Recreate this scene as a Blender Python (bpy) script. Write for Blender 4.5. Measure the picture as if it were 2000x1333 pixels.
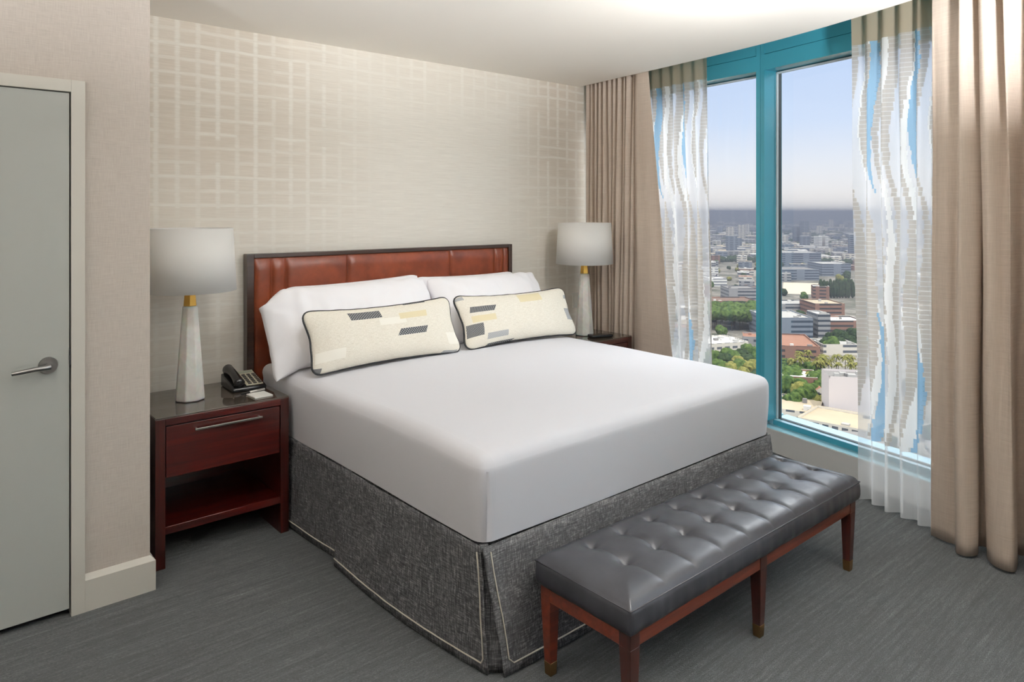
import bpy, bmesh, math, random
from mathutils import Vector, Matrix, noise

for o in list(bpy.data.objects):
    bpy.data.objects.remove(o)
SC = bpy.context.scene
COL = SC.collection
PI = math.pi

# ------------------------------------------------------------------ camera, world, sun, exposure
FOC, CX, YH, EYE = 1379.0, 1000.0, 415.0, 1.6        # pixels of the 2000 x 1333 frame
YAW = math.atan2(1602.0, FOC)                        # angle between the view axis and the headboard wall
XD = (math.sin(YAW), math.cos(YAW)); YD = (-math.cos(YAW), math.sin(YAW))
cam_d = bpy.data.cameras.new('camera'); cam = bpy.data.objects.new('camera', cam_d); COL.objects.link(cam)
cam.location = (0, 0, EYE)
cam.rotation_euler = (PI / 2, 0, -math.atan2(XD[1], YD[1]))
cam_d.sensor_width = 36.0; cam_d.lens = FOC / 2000 * 36.0
cam_d.shift_x = 0.0; cam_d.shift_y = -(666.5 - YH) / 2000
cam_d.clip_start = 0.05; cam_d.clip_end = 40000
SC.camera = cam

SC.view_settings.view_transform = 'Standard'
SC.view_settings.look = 'None'
SC.view_settings.gamma = 1.0
SC.view_settings.use_curve_mapping = False
SC.view_settings.exposure = 0.08
SC.cycles.max_bounces = 10
SC.cycles.diffuse_bounces = 6
SC.cycles.transparent_max_bounces = 12
SC.cycles.sample_clamp_indirect = 6.0
SC.cycles.caustics_reflective = False
SC.cycles.caustics_refractive = False

def lin(c):
    return tuple((v / 255 / 12.92 if v <= 10 else ((v / 255 + 0.055) / 1.055) ** 2.4) for v in c) + (1.0,)

world = bpy.data.worlds.new('sky'); SC.world = world; world.use_nodes = True
wt = world.node_tree; wt.nodes.clear()
wo = wt.nodes.new('ShaderNodeOutputWorld'); wb = wt.nodes.new('ShaderNodeBackground')
wc = wt.nodes.new('ShaderNodeTexCoord'); ws = wt.nodes.new('ShaderNodeSeparateXYZ')
wr = wt.nodes.new('ShaderNodeValToRGB'); wm = wt.nodes.new('ShaderNodeValToRGB')
wt.links.new(wc.outputs['Generated'], ws.inputs[0])
wt.links.new(ws.outputs['Z'], wr.inputs[0]); wt.links.new(ws.outputs['Z'], wm.inputs[0])
wt.links.new(wr.outputs[0], wb.inputs['Color']); wt.links.new(wm.outputs[0], wb.inputs['Strength'])
wt.links.new(wb.outputs[0], wo.inputs['Surface'])
wr.color_ramp.elements[0].position = 0.0; wr.color_ramp.elements[0].color = lin((252, 247, 245))
wr.color_ramp.elements[1].position = 1.0; wr.color_ramp.elements[1].color = lin((244, 240, 232))
for p, c in ((0.022, (248, 244, 243)), (0.06, (234, 237, 245)), (0.12, (210, 225, 250)), (0.21, (196, 216, 250)), (0.40, (232, 236, 244))):
    e = wr.color_ramp.elements.new(p); e.color = lin(c)
SKY = 2.6                                           # the hazy upper sky is a little brighter than the band above the horizon
wm.color_ramp.elements[0].position = 0.208; wm.color_ramp.elements[0].color = (1, 1, 1, 1)
wm.color_ramp.elements[1].position = 0.285; wm.color_ramp.elements[1].color = (SKY, SKY, SKY, 1)

sun_d = bpy.data.lights.new('sun', 'SUN'); sun = bpy.data.objects.new('sun', sun_d); COL.objects.link(sun)
sun_d.energy = 2.5; sun_d.angle = math.radians(1.0); sun_d.color = (1.0, 0.95, 0.88)
sun.rotation_euler = Vector((-0.18, -0.47, 0.87)).to_track_quat('Z', 'Y').to_euler()

# window facade: joints of the glazing (inner face of the frames), seen from above
FAC = [(4.578, 4.02), (4.4118, 2.537), (4.127, 1.217), (3.712, -0.067), (3.171, -1.305), (2.511, -2.482)]
def facet(i):
    a = Vector(FAC[i]); b = Vector(FAC[i + 1]); t = (b - a); L = t.length; t.normalize()
    n = Vector((-t.y, t.x));  n = n if n.x > 0 else -n        # outward
    return a, b, t, n, L
for i in range(5):                                            # light portals in the window openings (sampling only)
    a, b, t, n, L = facet(i)
    pd = bpy.data.lights.new('window_portal', 'AREA'); pd.shape = 'RECTANGLE'; pd.size = L - 0.06; pd.size_y = 2.37
    pd.cycles.is_portal = True
    po = bpy.data.objects.new('window_portal', pd); COL.objects.link(po)
    c = (a + b) / 2 + n * 0.14
    po.location = (c.x, c.y, 1.375)
    po.rotation_euler = Vector((n.x, n.y, 0)).to_track_quat('Z', 'Y').to_euler()

# fill lamps added at the unseen glazing behind and right of the camera
REAR_FILL = [(3, 5), (4, 8)]
for i, wts in REAR_FILL:
    a, b, t, n, L = facet(i)
    ad = bpy.data.lights.new('window_fill', 'AREA'); ad.shape = 'RECTANGLE'; ad.size = L - 0.1; ad.size_y = 2.3; ad.energy = wts; ad.color = (1.0, 0.975, 0.94)
    ao = bpy.data.objects.new('window_fill', ad); COL.objects.link(ao); c = (a + b) / 2 - n * 0.03
    ao.location = (c.x, c.y, 1.375); ao.rotation_euler = Vector((n.x, n.y, 0)).to_track_quat('Z', 'Y').to_euler()

# lamp added for fill high outside, out of sight over the window head
hd = bpy.data.lights.new('high_fill', 'AREA'); hd.shape = 'RECTANGLE'; hd.size = 6.0; hd.size_y = 3.0; hd.energy = 440.0; hd.color = (0.93, 0.965, 1.0)
ho = bpy.data.objects.new('high_fill', hd); COL.objects.link(ho); ho.location = (8.1, 1.7, 5.0)
ho.rotation_euler = (Vector((8.1, 1.7, 5.0)) - Vector((3.7, 2.5, 0.7))).to_track_quat('Z', 'Y').to_euler()

# ------------------------------------------------------------------ helpers
def wloc(o):
    v = Vector((0, 0, 0))
    while o is not None:
        v = v + o.location; o = o.parent
    return v

def tag(o, label=None, cat=None, group=None, kind=None):
    if label: o['label'] = label
    if cat: o['category'] = cat
    if group: o['group'] = group
    if kind: o['kind'] = kind
    return o

def empty(name, loc, label=None, cat=None, group=None, kind=None):
    o = bpy.data.objects.new(name, None); COL.objects.link(o); o.location = loc
    o.empty_display_size = 0.05
    return tag(o, label, cat, group, kind)

def obj(name, bm, m, parent=None, smooth=None, bevel=None, at=None, uvn=None):
    """links the bmesh (in world coordinates) as ONE mesh object"""
    me = bpy.data.meshes.new(name)
    org = wloc(parent) if parent else (Vector(at) if at else None)
    if org is None:
        xs = [v.co for v in bm.verts]
        org = Vector(((min(c.x for c in xs) + max(c.x for c in xs)) / 2, (min(c.y for c in xs) + max(c.y for c in xs)) / 2, min(c.z for c in xs)))
    bmesh.ops.translate(bm, verts=bm.verts, vec=-org)
    bm.to_mesh(me); bm.free()
    o = bpy.data.objects.new(name, me); COL.objects.link(o)
    for mm in (m if isinstance(m, (list, tuple)) else [m]):
        me.materials.append(mm)
    if parent: o.parent = parent
    else: o.location = org
    if smooth is not None:
        for p in me.polygons: p.use_smooth = True
        if smooth < 179: me.set_sharp_from_angle(angle=math.radians(smooth))
    if bevel:
        b = o.modifiers.new('bevel', 'BEVEL'); b.width = bevel; b.segments = 3; b.limit_method = 'ANGLE'; b.angle_limit = math.radians(40)
        for p in me.polygons: p.use_smooth = True
        b.harden_normals = False
        me.set_sharp_from_angle(angle=math.radians(35))
    return o

def struct(name, bm, m, **k):
    o = obj(name, bm, m, at=(0, 0, 0), **k) if 'parent' not in k else obj(name, bm, m, **k)
    o['kind'] = 'structure'
    return o

def B(*boxes):
    bm = bmesh.new()
    for b in boxes: box(bm, *b)
    return bm

def box(bm, x0, x1, y0, y1, z0, z1):
    vs = [bm.verts.new(p) for p in ((x0, y0, z0), (x1, y0, z0), (x1, y1, z0), (x0, y1, z0), (x0, y0, z1), (x1, y0, z1), (x1, y1, z1), (x0, y1, z1))]
    for f in ((0, 3, 2, 1), (4, 5, 6, 7), (0, 1, 5, 4), (1, 2, 6, 5), (2, 3, 7, 6), (3, 0, 4, 7)):
        bm.faces.new([vs[i] for i in f])
    return vs

def prism(bm, pts, z0, z1):
    lo = [bm.verts.new((x, y, z0)) for x, y in pts]; hi = [bm.verts.new((x, y, z1)) for x, y in pts]
    n = len(pts)
    bm.faces.new(lo[::-1]); bm.faces.new(hi)
    for i in range(n): bm.faces.new((lo[i], lo[(i + 1) % n], hi[(i + 1) % n], hi[i]))
    bmesh.ops.recalc_face_normals(bm, faces=bm.faces)

def frustum(bm, c0, w0, c1, w1):
    """box whose section goes from w0=(wx,wy) at centre c0 to w1 at c1"""
    vs = []
    for c, w in ((c0, w0), (c1, w1)):
        for sx, sy in ((-1, -1), (1, -1), (1, 1), (-1, 1)):
            vs.append(bm.verts.new((c[0] + sx * w[0] / 2, c[1] + sy * w[1] / 2, c[2])))
    for f in ((3, 2, 1, 0), (4, 5, 6, 7), (0, 1, 5, 4), (1, 2, 6, 5), (2, 3, 7, 6), (3, 0, 4, 7)):
        bm.faces.new([vs[i] for i in f])
    bmesh.ops.recalc_face_normals(bm, faces=bm.faces)

def lathe(bm, c, prof, n=32, rot=0.0, cap=True):
    rings = []
    for r, z in prof:
        rings.append([bm.verts.new((c[0] + r * math.cos(rot + 2 * PI * k / n), c[1] + r * math.sin(rot + 2 * PI * k / n), c[2] + z)) for k in range(n)])
    for a, b in zip(rings[:-1], rings[1:]):
        for k in range(n):
            bm.faces.new((a[k], a[(k + 1) % n], b[(k + 1) % n], b[k]))
    if cap:
        bm.faces.new(rings[0][::-1]); bm.faces.new(rings[-1])
    return rings

def tube(bm, pts, r, n=8, closed=False):
    pts = [Vector(p) for p in pts]; rings = []; N = len(pts)
    up = Vector((0, 0, 1))
    for i, p in enumerate(pts):
        if closed: d = pts[(i + 1) % N] - pts[i - 1]
        else: d = pts[min(i + 1, N - 1)] - pts[max(i - 1, 0)]
        d.normalize()
        a = d.cross(up)
        if a.length < 0.05: a = d.cross(Vector((1, 0, 0)))
        a.normalize(); b = a.cross(d).normalized()
        rr = r[i] if isinstance(r, (list, tuple)) else r
        rings.append([bm.verts.new(p + a * rr * math.cos(2 * PI * k / n) + b * rr * math.sin(2 * PI * k / n)) for k in range(n)])
    M = N if closed else N - 1
    for i in range(M):
        a, b = rings[i], rings[(i + 1) % N]
        for k in range(n): bm.faces.new((a[k], a[(k + 1) % n], b[(k + 1) % n], b[k]))
    if not closed:
        bm.faces.new(rings[0][::-1]); bm.faces.new(rings[-1])
    bmesh.ops.recalc_face_normals(bm, faces=bm.faces)

def catmull(P, per):
    out = []; n = len(P)
    for i in range(n - 1):
        p0, p1, p2, p3 = P[max(i - 1, 0)], P[i], P[i + 1], P[min(i + 2, n - 1)]
        for k in range(per):
            t = k / per
            out.append(tuple(0.5 * ((2 * b) + (-a + c) * t + (2 * a - 5 * b + 4 * c - d) * t * t + (-a + 3 * b - 3 * c + d) * t ** 3) for a, b, c, d in zip(p0, p1, p2, p3)))
    out.append(tuple(P[-1])); return out

def grid(bm, F, nu, nv, uv=None):
    """F(i, j) -> point for i in 0..nu, j in 0..nv ; uv(i, j) -> uv"""
    V = [[bm.verts.new(F(i, j)) for j in range(nv + 1)] for i in range(nu + 1)]
    L = bm.loops.layers.uv.verify() if uv else None
    for i in range(nu):
        for j in range(nv):
            f = bm.faces.new((V[i][j], V[i + 1][j], V[i + 1][j + 1], V[i][j + 1]))
            if uv:
                for l, (a, b) in zip(f.loops, ((i, j), (i + 1, j), (i + 1, j + 1), (i, j + 1))): l[L].uv = uv(a, b)
    return V

def solidify(o, th, off=0.0):
    s = o.modifiers.new('solid', 'SOLIDIFY'); s.thickness = th; s.offset = off
    return o

def nz(x, y, z, s=1.0): return noise.noise(Vector((x * s, y * s, z * s)))

def ray(px, py):
    c = (px - CX) / FOC
    return (c * XD[0] + XD[1], c * YD[0] + YD[1], -(py - YH) / FOC)
def ground(px, py, z):
    r = ray(px, py); k = (z - EYE) / r[2]
    return r[0] * k, r[1] * k

# ------------------------------------------------------------------ materials
class NT:
    def __init__(s, name):
        s.m = bpy.data.materials.new(name); s.m.use_nodes = True; s.t = s.m.node_tree; s.t.nodes.clear()
        s.out = s.t.nodes.new('ShaderNodeOutputMaterial')
    def n(s, typ, **k):
        x = s.t.nodes.new(typ)
        for a, b in k.items(): setattr(x, a, b)
        return x
    def put(s, sock, v):
        if v is None: return
        if hasattr(v, 'is_linked') or isinstance(v, bpy.types.NodeSocket): s.t.links.new(v, sock)
        else: sock.default_value = v
    def math(s, op, a, b=None, c=None, clamp=False):
        x = s.n('ShaderNodeMath', operation=op, use_clamp=clamp)
        s.put(x.inputs[0], a); s.put(x.inputs[1], b); s.put(x.inputs[2], c)
        return x.outputs[0]
    def mix(s, f, a, b, blend='MIX'):
        x = s.n('ShaderNodeMix', data_type='RGBA', blend_type=blend)
        s.put(x.inputs[0], f); s.put(x.inputs[6], a); s.put(x.inputs[7], b)
        return x.outputs[2]
    def ss(s, v, lo, hi, a=0.0, b=1.0):
        x = s.n('ShaderNodeMapRange', interpolation_type='SMOOTHSTEP')
        s.put(x.inputs[0], v)
        for i, w in enumerate((lo, hi, a, b)): x.inputs[i + 1].default_value = w
        return x.outputs[0]
    def co(s, kind='Object', scale=None):
        c = s.n('ShaderNodeTexCoord').outputs[kind]
        if scale:
            mp = s.n('ShaderNodeMapping'); mp.inputs['Scale'].default_value = scale; s.put(mp.inputs[0], c); c = mp.outputs[0]
        return c
    def world(s, scale=None):
        c = s.n('ShaderNodeNewGeometry').outputs['Position']
        if scale:
            mp = s.n('ShaderNodeMapping'); mp.inputs['Scale'].default_value = scale; s.put(mp.inputs[0], c); c = mp.outputs[0]
        return c
    def sep(s, c):
        x = s.n('ShaderNodeSeparateXYZ'); s.put(x.inputs[0], c); return x.outputs
    def noise(s, c, scale, detail=3.0, rough=0.55, dist=0.0):
        x = s.n('ShaderNodeTexNoise'); s.put(x.inputs['Vector'], c)
        x.inputs['Scale'].default_value = scale; x.inputs['Detail'].default_value = detail
        x.inputs['Roughness'].default_value = rough; x.inputs['Distortion'].default_value = dist
        return x.outputs[0]
    def white(s, c, dim='3D'):
        x = s.n('ShaderNodeTexWhiteNoise', noise_dimensions=dim)
        s.put(x.inputs['W' if dim == '1D' else 'Vector'], c); return x.outputs[0]
    def ramp(s, f, stops):
        x = s.n('ShaderNodeValToRGB'); s.put(x.inputs[0], f); e = x.color_ramp.elements
        e[0].position, e[0].color = stops[0][0], lin(stops[0][1]); e[1].position, e[1].color = stops[-1][0], lin(stops[-1][1])
        for p, c in stops[1:-1]:
            k = e.new(p); k.color = lin(c)
        return x.outputs[0]
    def bump(s, h, strength, dist=0.002):
        x = s.n('ShaderNodeBump'); x.inputs['Strength'].default_value = strength; x.inputs['Distance'].default_value = dist
        s.put(x.inputs['Height'], h); return x.outputs[0]
    def pbr(s, col, rough=0.6, metal=0.0, normal=None, spec=None, coat=None, coat_r=None, sheen=None, ior=None, sss=None):
        x = s.n('ShaderNodeBsdfPrincipled')
        s.put(x.inputs['Base Color'], col); s.put(x.inputs['Roughness'], rough); s.put(x.inputs['Metallic'], metal)
        s.put(x.inputs['Normal'], normal); s.put(x.inputs['Specular IOR Level'], spec)
        s.put(x.inputs['Coat Weight'], coat); s.put(x.inputs['Coat Roughness'], coat_r)
        s.put(x.inputs['Sheen Weight'], sheen); s.put(x.inputs['IOR'], ior); s.put(x.inputs['Subsurface Weight'], sss)
        return x.outputs[0]
    def done(s, sh, vol=False):
        s.t.links.new(sh, s.out.inputs['Volume' if vol else 'Surface']); return s.m

def plain(name, c, rough=0.5, metal=0.0, bump=None, var=None, **k):
    t = NT(name); col = lin(c); nrm = None
    if bump: nrm = t.bump(t.noise(t.co('Object'), bump[0], 4), bump[1], bump[2] if len(bump) > 2 else 0.002)
    if var:
        f = t.noise(t.co('Object'), var[0], 4); col = t.mix(f, lin(c), lin(var[1]))
    return t.done(t.pbr(col, rough, metal, nrm, **k))

def m_ceiling():
    t = NT('ceiling_paint'); return t.done(t.pbr(lin((248, 243, 234)), 0.9, normal=t.bump(t.noise(t.world(), 60, 3), 0.05)))
def m_linen_wall():
    t = NT('woven_wallcovering'); w = t.world()
    a = t.noise(t.world((3, 3, 60)), 6, 3); b = t.noise(t.world((60, 60, 3)), 6, 3)
    f = t.math('ADD', t.math('MULTIPLY', a, 0.5), t.math('MULTIPLY', b, 0.5))
    col = t.ramp(f, ((0.3, (174, 164, 154)), (0.7, (196, 187, 177))))
    return t.done(t.pbr(col, 0.85, normal=t.bump(f, 0.25, 0.001)))
def m_wallpaper():
    t = NT('grid_wallpaper')
    X, Y, Z = t.sep(t.world())
    # horizontal grasscloth streaks
    s1 = t.noise(t.world((2.2, 1, 85)), 2.0, 4, 0.6); s2 = t.noise(t.world((6, 1, 230)), 2.0, 3, 0.6)
    st = t.math('ADD', t.math('MULTIPLY', s1, 0.6), t.math('MULTIPLY', s2, 0.4))
    wob = t.math('MULTIPLY', t.math('SUBTRACT', t.noise(t.world((1, 1, 1)), 3.0, 2), 0.5), 0.035)
    wob2 = t.math('MULTIPLY', t.math('SUBTRACT', t.noise(t.world((1, 1, 30)), 2.0, 2), 0.5), 0.012)
    xs = t.math('ADD', t.math('ADD', X, wob2), t.math('MULTIPLY', wob, 0.2)); px = 0.1045; pz = 0.078
    u = t.math('DIVIDE', t.math('SUBTRACT', xs, 0.785), px); zz = t.math('ADD', Z, wob); v = t.math('DIVIDE', zz, pz)
    def line(q, width, other, seed):
        r = t.math('ROUND', q); d = t.math('ABSOLUTE', t.math('SUBTRACT', q, r))
        l = t.ss(d, width * 0.25, width * 1.1, 1.0, 0.0)
        o = t.math('FLOOR', other)
        cx = t.n('ShaderNodeCombineXYZ'); t.put(cx.inputs[0], r); t.put(cx.inputs[1], o); cx.inputs[2].default_value = seed
        keep = t.ss(t.white(cx.outputs[0]), 0.06, 0.26, 0.25, 1.0)
        cy = t.n('ShaderNodeCombineXYZ'); t.put(cy.inputs[0], r); cy.inputs[1].default_value = seed + 7
        glob = t.ss(t.white(cy.outputs[0]), 0.0, 1.0, 0.6, 1.0)
        return t.math('MULTIPLY', t.math('MULTIPLY', l, keep), glob)
    lv = line(u, 0.17, t.math('DIVIDE', v, 1.6), 1.0)
    lh = line(v, 0.16, t.math('DIVIDE', u, 2.0), 3.0)
    g = t.math('MAXIMUM', lv, lh)
    g = t.math('MULTIPLY', g, t.ss(t.noise(t.world((4, 1, 60)), 2.0, 3), 0.25, 0.6, 0.55, 1.0))
    # the print fades out over the bed, in a shape of its own
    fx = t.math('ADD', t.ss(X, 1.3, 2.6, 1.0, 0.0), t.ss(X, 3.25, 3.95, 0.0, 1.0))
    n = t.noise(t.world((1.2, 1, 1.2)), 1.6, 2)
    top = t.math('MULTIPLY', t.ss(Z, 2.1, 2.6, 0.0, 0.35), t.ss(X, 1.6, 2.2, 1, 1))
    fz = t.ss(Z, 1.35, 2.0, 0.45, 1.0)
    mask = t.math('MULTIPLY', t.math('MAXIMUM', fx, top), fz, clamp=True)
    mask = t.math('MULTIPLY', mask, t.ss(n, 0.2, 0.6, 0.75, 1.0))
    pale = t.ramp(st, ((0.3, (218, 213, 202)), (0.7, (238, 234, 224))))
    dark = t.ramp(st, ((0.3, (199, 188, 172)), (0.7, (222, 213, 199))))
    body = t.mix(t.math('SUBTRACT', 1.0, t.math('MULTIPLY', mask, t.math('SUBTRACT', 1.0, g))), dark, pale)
    return t.done(t.pbr(body, 0.75, normal=t.bump(st, 0.25, 0.001)))
def m_carpet():
    t = NT('carpet')
    a = t.noise(t.world((1.0, 26, 1)), 2.2, 5, 0.65); b = t.noise(t.world((75, 260, 1)), 1.6, 2, 0.8); c = t.noise(t.world((9, 60, 1)), 2.0, 4, 0.7)
    d = t.noise(t.world((1, 1, 1)), 1.1, 2)
    f = t.math('ADD', t.math('ADD', t.math('MULTIPLY', a, 0.26), t.math('MULTIPLY', b, 0.42)), t.math('ADD', t.math('MULTIPLY', c, 0.22), t.math('MULTIPLY', d, 0.10)))
    col = t.ramp(f, ((0.36, (20, 22, 23)), (0.50, (50, 53, 54)), (0.60, (86, 90, 92)), (0.68, (144, 149, 149))))
    return t.done(t.pbr(col, 0.95, normal=t.bump(b, 0.9, 0.006), sheen=0.15, spec=0.2))
def m_tweed():
    t = NT('tweed')
    a = t.noise(t.co('Object', (300, 300, 22)), 1.0, 2, 0.8); b = t.noise(t.co('Object', (24, 24, 320)), 1.0, 2, 0.8); c = t.noise(t.co('Object'), 5, 2)
    f = t.math('ADD', t.math('ADD', t.math('MULTIPLY', a, 0.50), t.math('MULTIPLY', b, 0.45)), t.math('MULTIPLY', c, 0.05))
    col = t.ramp(f, ((0.36, (30, 30, 32)), (0.50, (66, 66, 68)), (0.60, (118, 118, 118)), (0.70, (170, 169, 167))))
    return t.done(t.pbr(col, 0.92, normal=t.bump(f, 0.5, 0.002), spec=0.2))
def m_linen(name, c0, c1, tr=0.0, rough=0.9):
    t = NT(name)
    a = t.noise(t.co('Object', (8, 8, 600)), 1.0, 3, 0.7); b = t.noise(t.co('Object', (500, 500, 6)), 1.0, 3, 0.7)
    f = t.math('ADD', t.math('MULTIPLY', a, 0.6), t.math('MULTIPLY', b, 0.4))
    col = t.ramp(f, ((0.35, c0), (0.65, c1)))
    nrm = t.bump(f, 0.3, 0.001)
    sh = t.pbr(col, rough, normal=nrm, spec=0.2, sheen=0.1)
    if tr:
        tl = t.n('ShaderNodeBsdfTranslucent'); t.put(tl.inputs[0], col); mx = t.n('ShaderNodeMixShader'); mx.inputs[0].default_value = tr
        t.put(mx.inputs[1], sh); t.put(mx.inputs[2], tl.outputs[0]); sh = mx.outputs[0]
    return t.done(sh)
def m_cotton(name='white_cotton', c=(236, 235, 238)):
    t = NT(name); f = t.noise(t.co('Object'), 3.5, 3, 0.5); g = t.noise(t.co('Object', (1, 1, 1)), 900, 2)
    return t.done(t.pbr(lin(c), 0.75, normal=t.bump(f, 0.12, 0.02), spec=0.25, sheen=0.08))
def m_wood(name, dark, mid, light, axis='X', rough=0.28, coat=0.5):
    t = NT(name); sc = {'X': (1.2, 26, 26), 'Y': (26, 1.2, 26), 'Z': (26, 26, 1.2)}[axis]
    a = t.noise(t.co('Object', sc), 1.6, 5, 0.6, 0.6); b = t.noise(t.co('Object', tuple(v * 9 for v in sc)), 1.2, 2, 0.7)
    f = t.math('ADD', t.math('MULTIPLY', a, 0.75), t.math('MULTIPLY', b, 0.25))
    col = t.ramp(f, ((0.3, dark), (0.5, mid), (0.72, light)))
    return t.done(t.pbr(col, rough, normal=t.bump(b, 0.05, 0.0005), coat=coat, coat_r=0.12))
def m_leather(name, c0, c1, rough=0.34, scale=260):
    t = NT(name); v = t.n('ShaderNodeTexVoronoi', feature='DISTANCE_TO_EDGE'); t.put(v.inputs['Vector'], t.co('Object')); v.inputs['Scale'].default_value = scale
    h = t.ss(v.outputs[0], 0.0, 0.12)
    f = t.noise(t.co('Object', (1, 1, 1)), 5.0, 5, 0.65)
    col = t.ramp(f, ((0.32, c0), (0.68, c1)))
    r = t.ss(t.noise(t.co('Object'), 9, 3), 0.3, 0.7, rough - 0.06, rough + 0.08)
    return t.done(t.pbr(col, r, normal=t.bump(h, 0.05, 0.0004), spec=0.5))
def m_glass(tint, rough=0.0):
    t = NT('window_glass'); tr = t.n('ShaderNodeBsdfTransparent'); tr.inputs[0].default_value = tint
    g = t.n('ShaderNodeBsdfGlossy'); g.inputs['Roughness'].default_value = rough; g.inputs[0].default_value = (1, 1, 1, 1)
    fr = t.n('ShaderNodeFresnel'); fr.inputs[0].default_value = 1.25
    mx = t.n('ShaderNodeMixShader'); t.put(mx.inputs[0], fr.outputs[0]); t.put(mx.inputs[1], tr.outputs[0]); t.put(mx.inputs[2], g.outputs[0])
    return t.done(mx.outputs[0])
def m_sheer():
    """white sheer with a woven pattern of stacked little bricks in beige, white and blue; uv is in metres of cloth"""
    t = NT('patterned_sheer'); U, V, _ = t.sep(t.co('UV'))
    row = t.math('FLOOR', t.math('DIVIDE', V, 0.024)); fr = t.math('FRACT', t.math('DIVIDE', V, 0.024))
    jit = t.math('MULTIPLY', t.math('SUBTRACT', t.white(row, '1D'), 0.5), 0.012)
    w1 = t.math('MULTIPLY', t.math('SINE', t.math('MULTIPLY', row, 0.17)), 0.022)
    w2 = t.math('MULTIPLY', t.math('SINE', t.math('ADD', t.math('MULTIPLY', row, 0.071), 1.3)), 0.034)
    s = t.math('ADD', t.math('ADD', U, jit), t.math('ADD', w1, w2))
    s = t.math('MULTIPLY', t.math('FLOOR', t.math('DIVIDE', s, 0.010)), 0.010)
    def band(per, ph, lo_amp, freq, wid):
        q = t.math('FRACT', t.math('DIVIDE', t.math('ADD', s, ph), per))
        w = t.math('ADD', wid, t.math('MULTIPLY', t.math('SINE', t.math('ADD', t.math('MULTIPLY', row, freq), ph * 90)), lo_amp))
        return t.math('LESS_THAN', q, w)
    brick = band(0.126, 0.03, 0.20, 0.115, 0.42)
    white = band(0.21, 0.12, 0.20, 0.093, 0.30)
    blue = band(0.39, 0.21, 0.11, 0.082, 0.05)
    hl = t.math('LESS_THAN', fr, 0.13)
    brick_col = t.mix(hl, lin((206, 199, 190)), lin((246, 244, 240)))
    jt = t.white(t.math('ADD', row, 51.0), '1D')
    col = lin((246, 246, 248))
    col = t.mix(white, col, lin((252, 251, 248)))
    col = t.mix(brick, col, brick_col)
    col = t.mix(blue, col, lin((158, 198, 226)))
    hem = t.math('GREATER_THAN', V, 2.535); low = t.math('LESS_THAN', V, 0.36)
    al = t.math('ADD', 0.60, t.math('MULTIPLY', white, 0.34))
    al = t.math('MAXIMUM', al, t.math('MULTIPLY', brick, 0.90)); al = t.math('MAXIMUM', al, t.math('MULTIPLY', blue, 0.90))
    al = t.math('ADD', al, t.math('MULTIPLY', t.math('MULTIPLY', brick, hl), -0.18))
    nolow = t.math('SUBTRACT', 1.0, low)
    al = t.math('ADD', t.math('MULTIPLY', al, nolow), t.math('MULTIPLY', low, 0.5))
    col = t.mix(low, col, lin((246, 245, 242)))
    col = t.mix(hem, col, lin((196, 182, 158))); al = t.math('MAXIMUM', al, t.math('MULTIPLY', hem, 0.94))
    df = t.n('ShaderNodeBsdfDiffuse'); t.put(df.inputs[0], col); tl = t.n('ShaderNodeBsdfTranslucent'); t.put(tl.inputs[0], col)
    m1 = t.n('ShaderNodeMixShader'); m1.inputs[0].default_value = 0.62; t.put(m1.inputs[1], df.outputs[0]); t.put(m1.inputs[2], tl.outputs[0])
    tr = t.n('ShaderNodeBsdfTransparent'); m2 = t.n('ShaderNodeMixShader')
    t.put(m2.inputs[0], al); t.put(m2.inputs[1], tr.outputs[0]); t.put(m2.inputs[2], m1.outputs[0])
    return t.done(m2.outputs[0])
def m_lumbar(name, rects):
    """cream woven cloth with small woven blocks; rect = u0, u1, v0, v1, slant, kind"""
    t = NT(name); U, V, _ = t.sep(t.co('UV'))
    wv = t.noise(t.co('UV', (260, 40, 1)), 1.0, 3, 0.7); wh = t.noise(t.co('UV', (40, 160, 1)), 1.0, 3, 0.7)
    f = t.math('ADD', t.math('MULTIPLY', wv, 0.5), t.math('MULTIPLY', wh, 0.5))
    col = t.ramp(f, ((0.35, (214, 207, 190)), (0.6, (240, 235, 222))))
    ck = t.n('ShaderNodeTexChecker'); t.put(ck.inputs[0], t.co('UV', (1.0, 0.36, 1))); ck.inputs['Scale'].default_value = 150
    ck.inputs[1].default_value = lin((36, 40, 48)); ck.inputs[2].default_value = lin((150, 150, 148))
    ck2 = t.n('ShaderNodeTexChecker'); t.put(ck2.inputs[0], t.co('UV', (1.0, 0.36, 1))); ck2.inputs['Scale'].default_value = 170
    ck2.inputs[1].default_value = lin((140, 144, 150)); ck2.inputs[2].default_value = lin((196, 195, 190))
    kinds = {'d': ck.outputs[0], 'g': ck2.outputs[0], 'w': lin((240, 236, 224)), 'y': lin((224, 212, 176))}
    for u0, u1, v0, v1, sl, k in rects:
        uu = t.math('SUBTRACT', U, t.math('MULTIPLY', t.math('SUBTRACT', V, v0), sl))
        q = t.math('MULTIPLY', t.math('MULTIPLY', t.math('GREATER_THAN', uu, u0), t.math('LESS_THAN', uu, u1)), t.math('MULTIPLY', t.math('GREATER_THAN', V, v0), t.math('LESS_THAN', V, v1)))
        col = t.mix(q, col, kinds[k])
    return t.done(t.pbr(col, 0.9, normal=t.bump(f, 0.4, 0.002), spec=0.2))
def m_stone():
    t = NT('alabaster'); a = t.noise(t.co('Object'), 9, 5, 0.6, 1.5)
    col = t.ramp(a, ((0.3, (214, 212, 206)), (0.7, (238, 236, 230))))
    return t.done(t.pbr(col, 0.35, sss=0.25))
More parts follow.
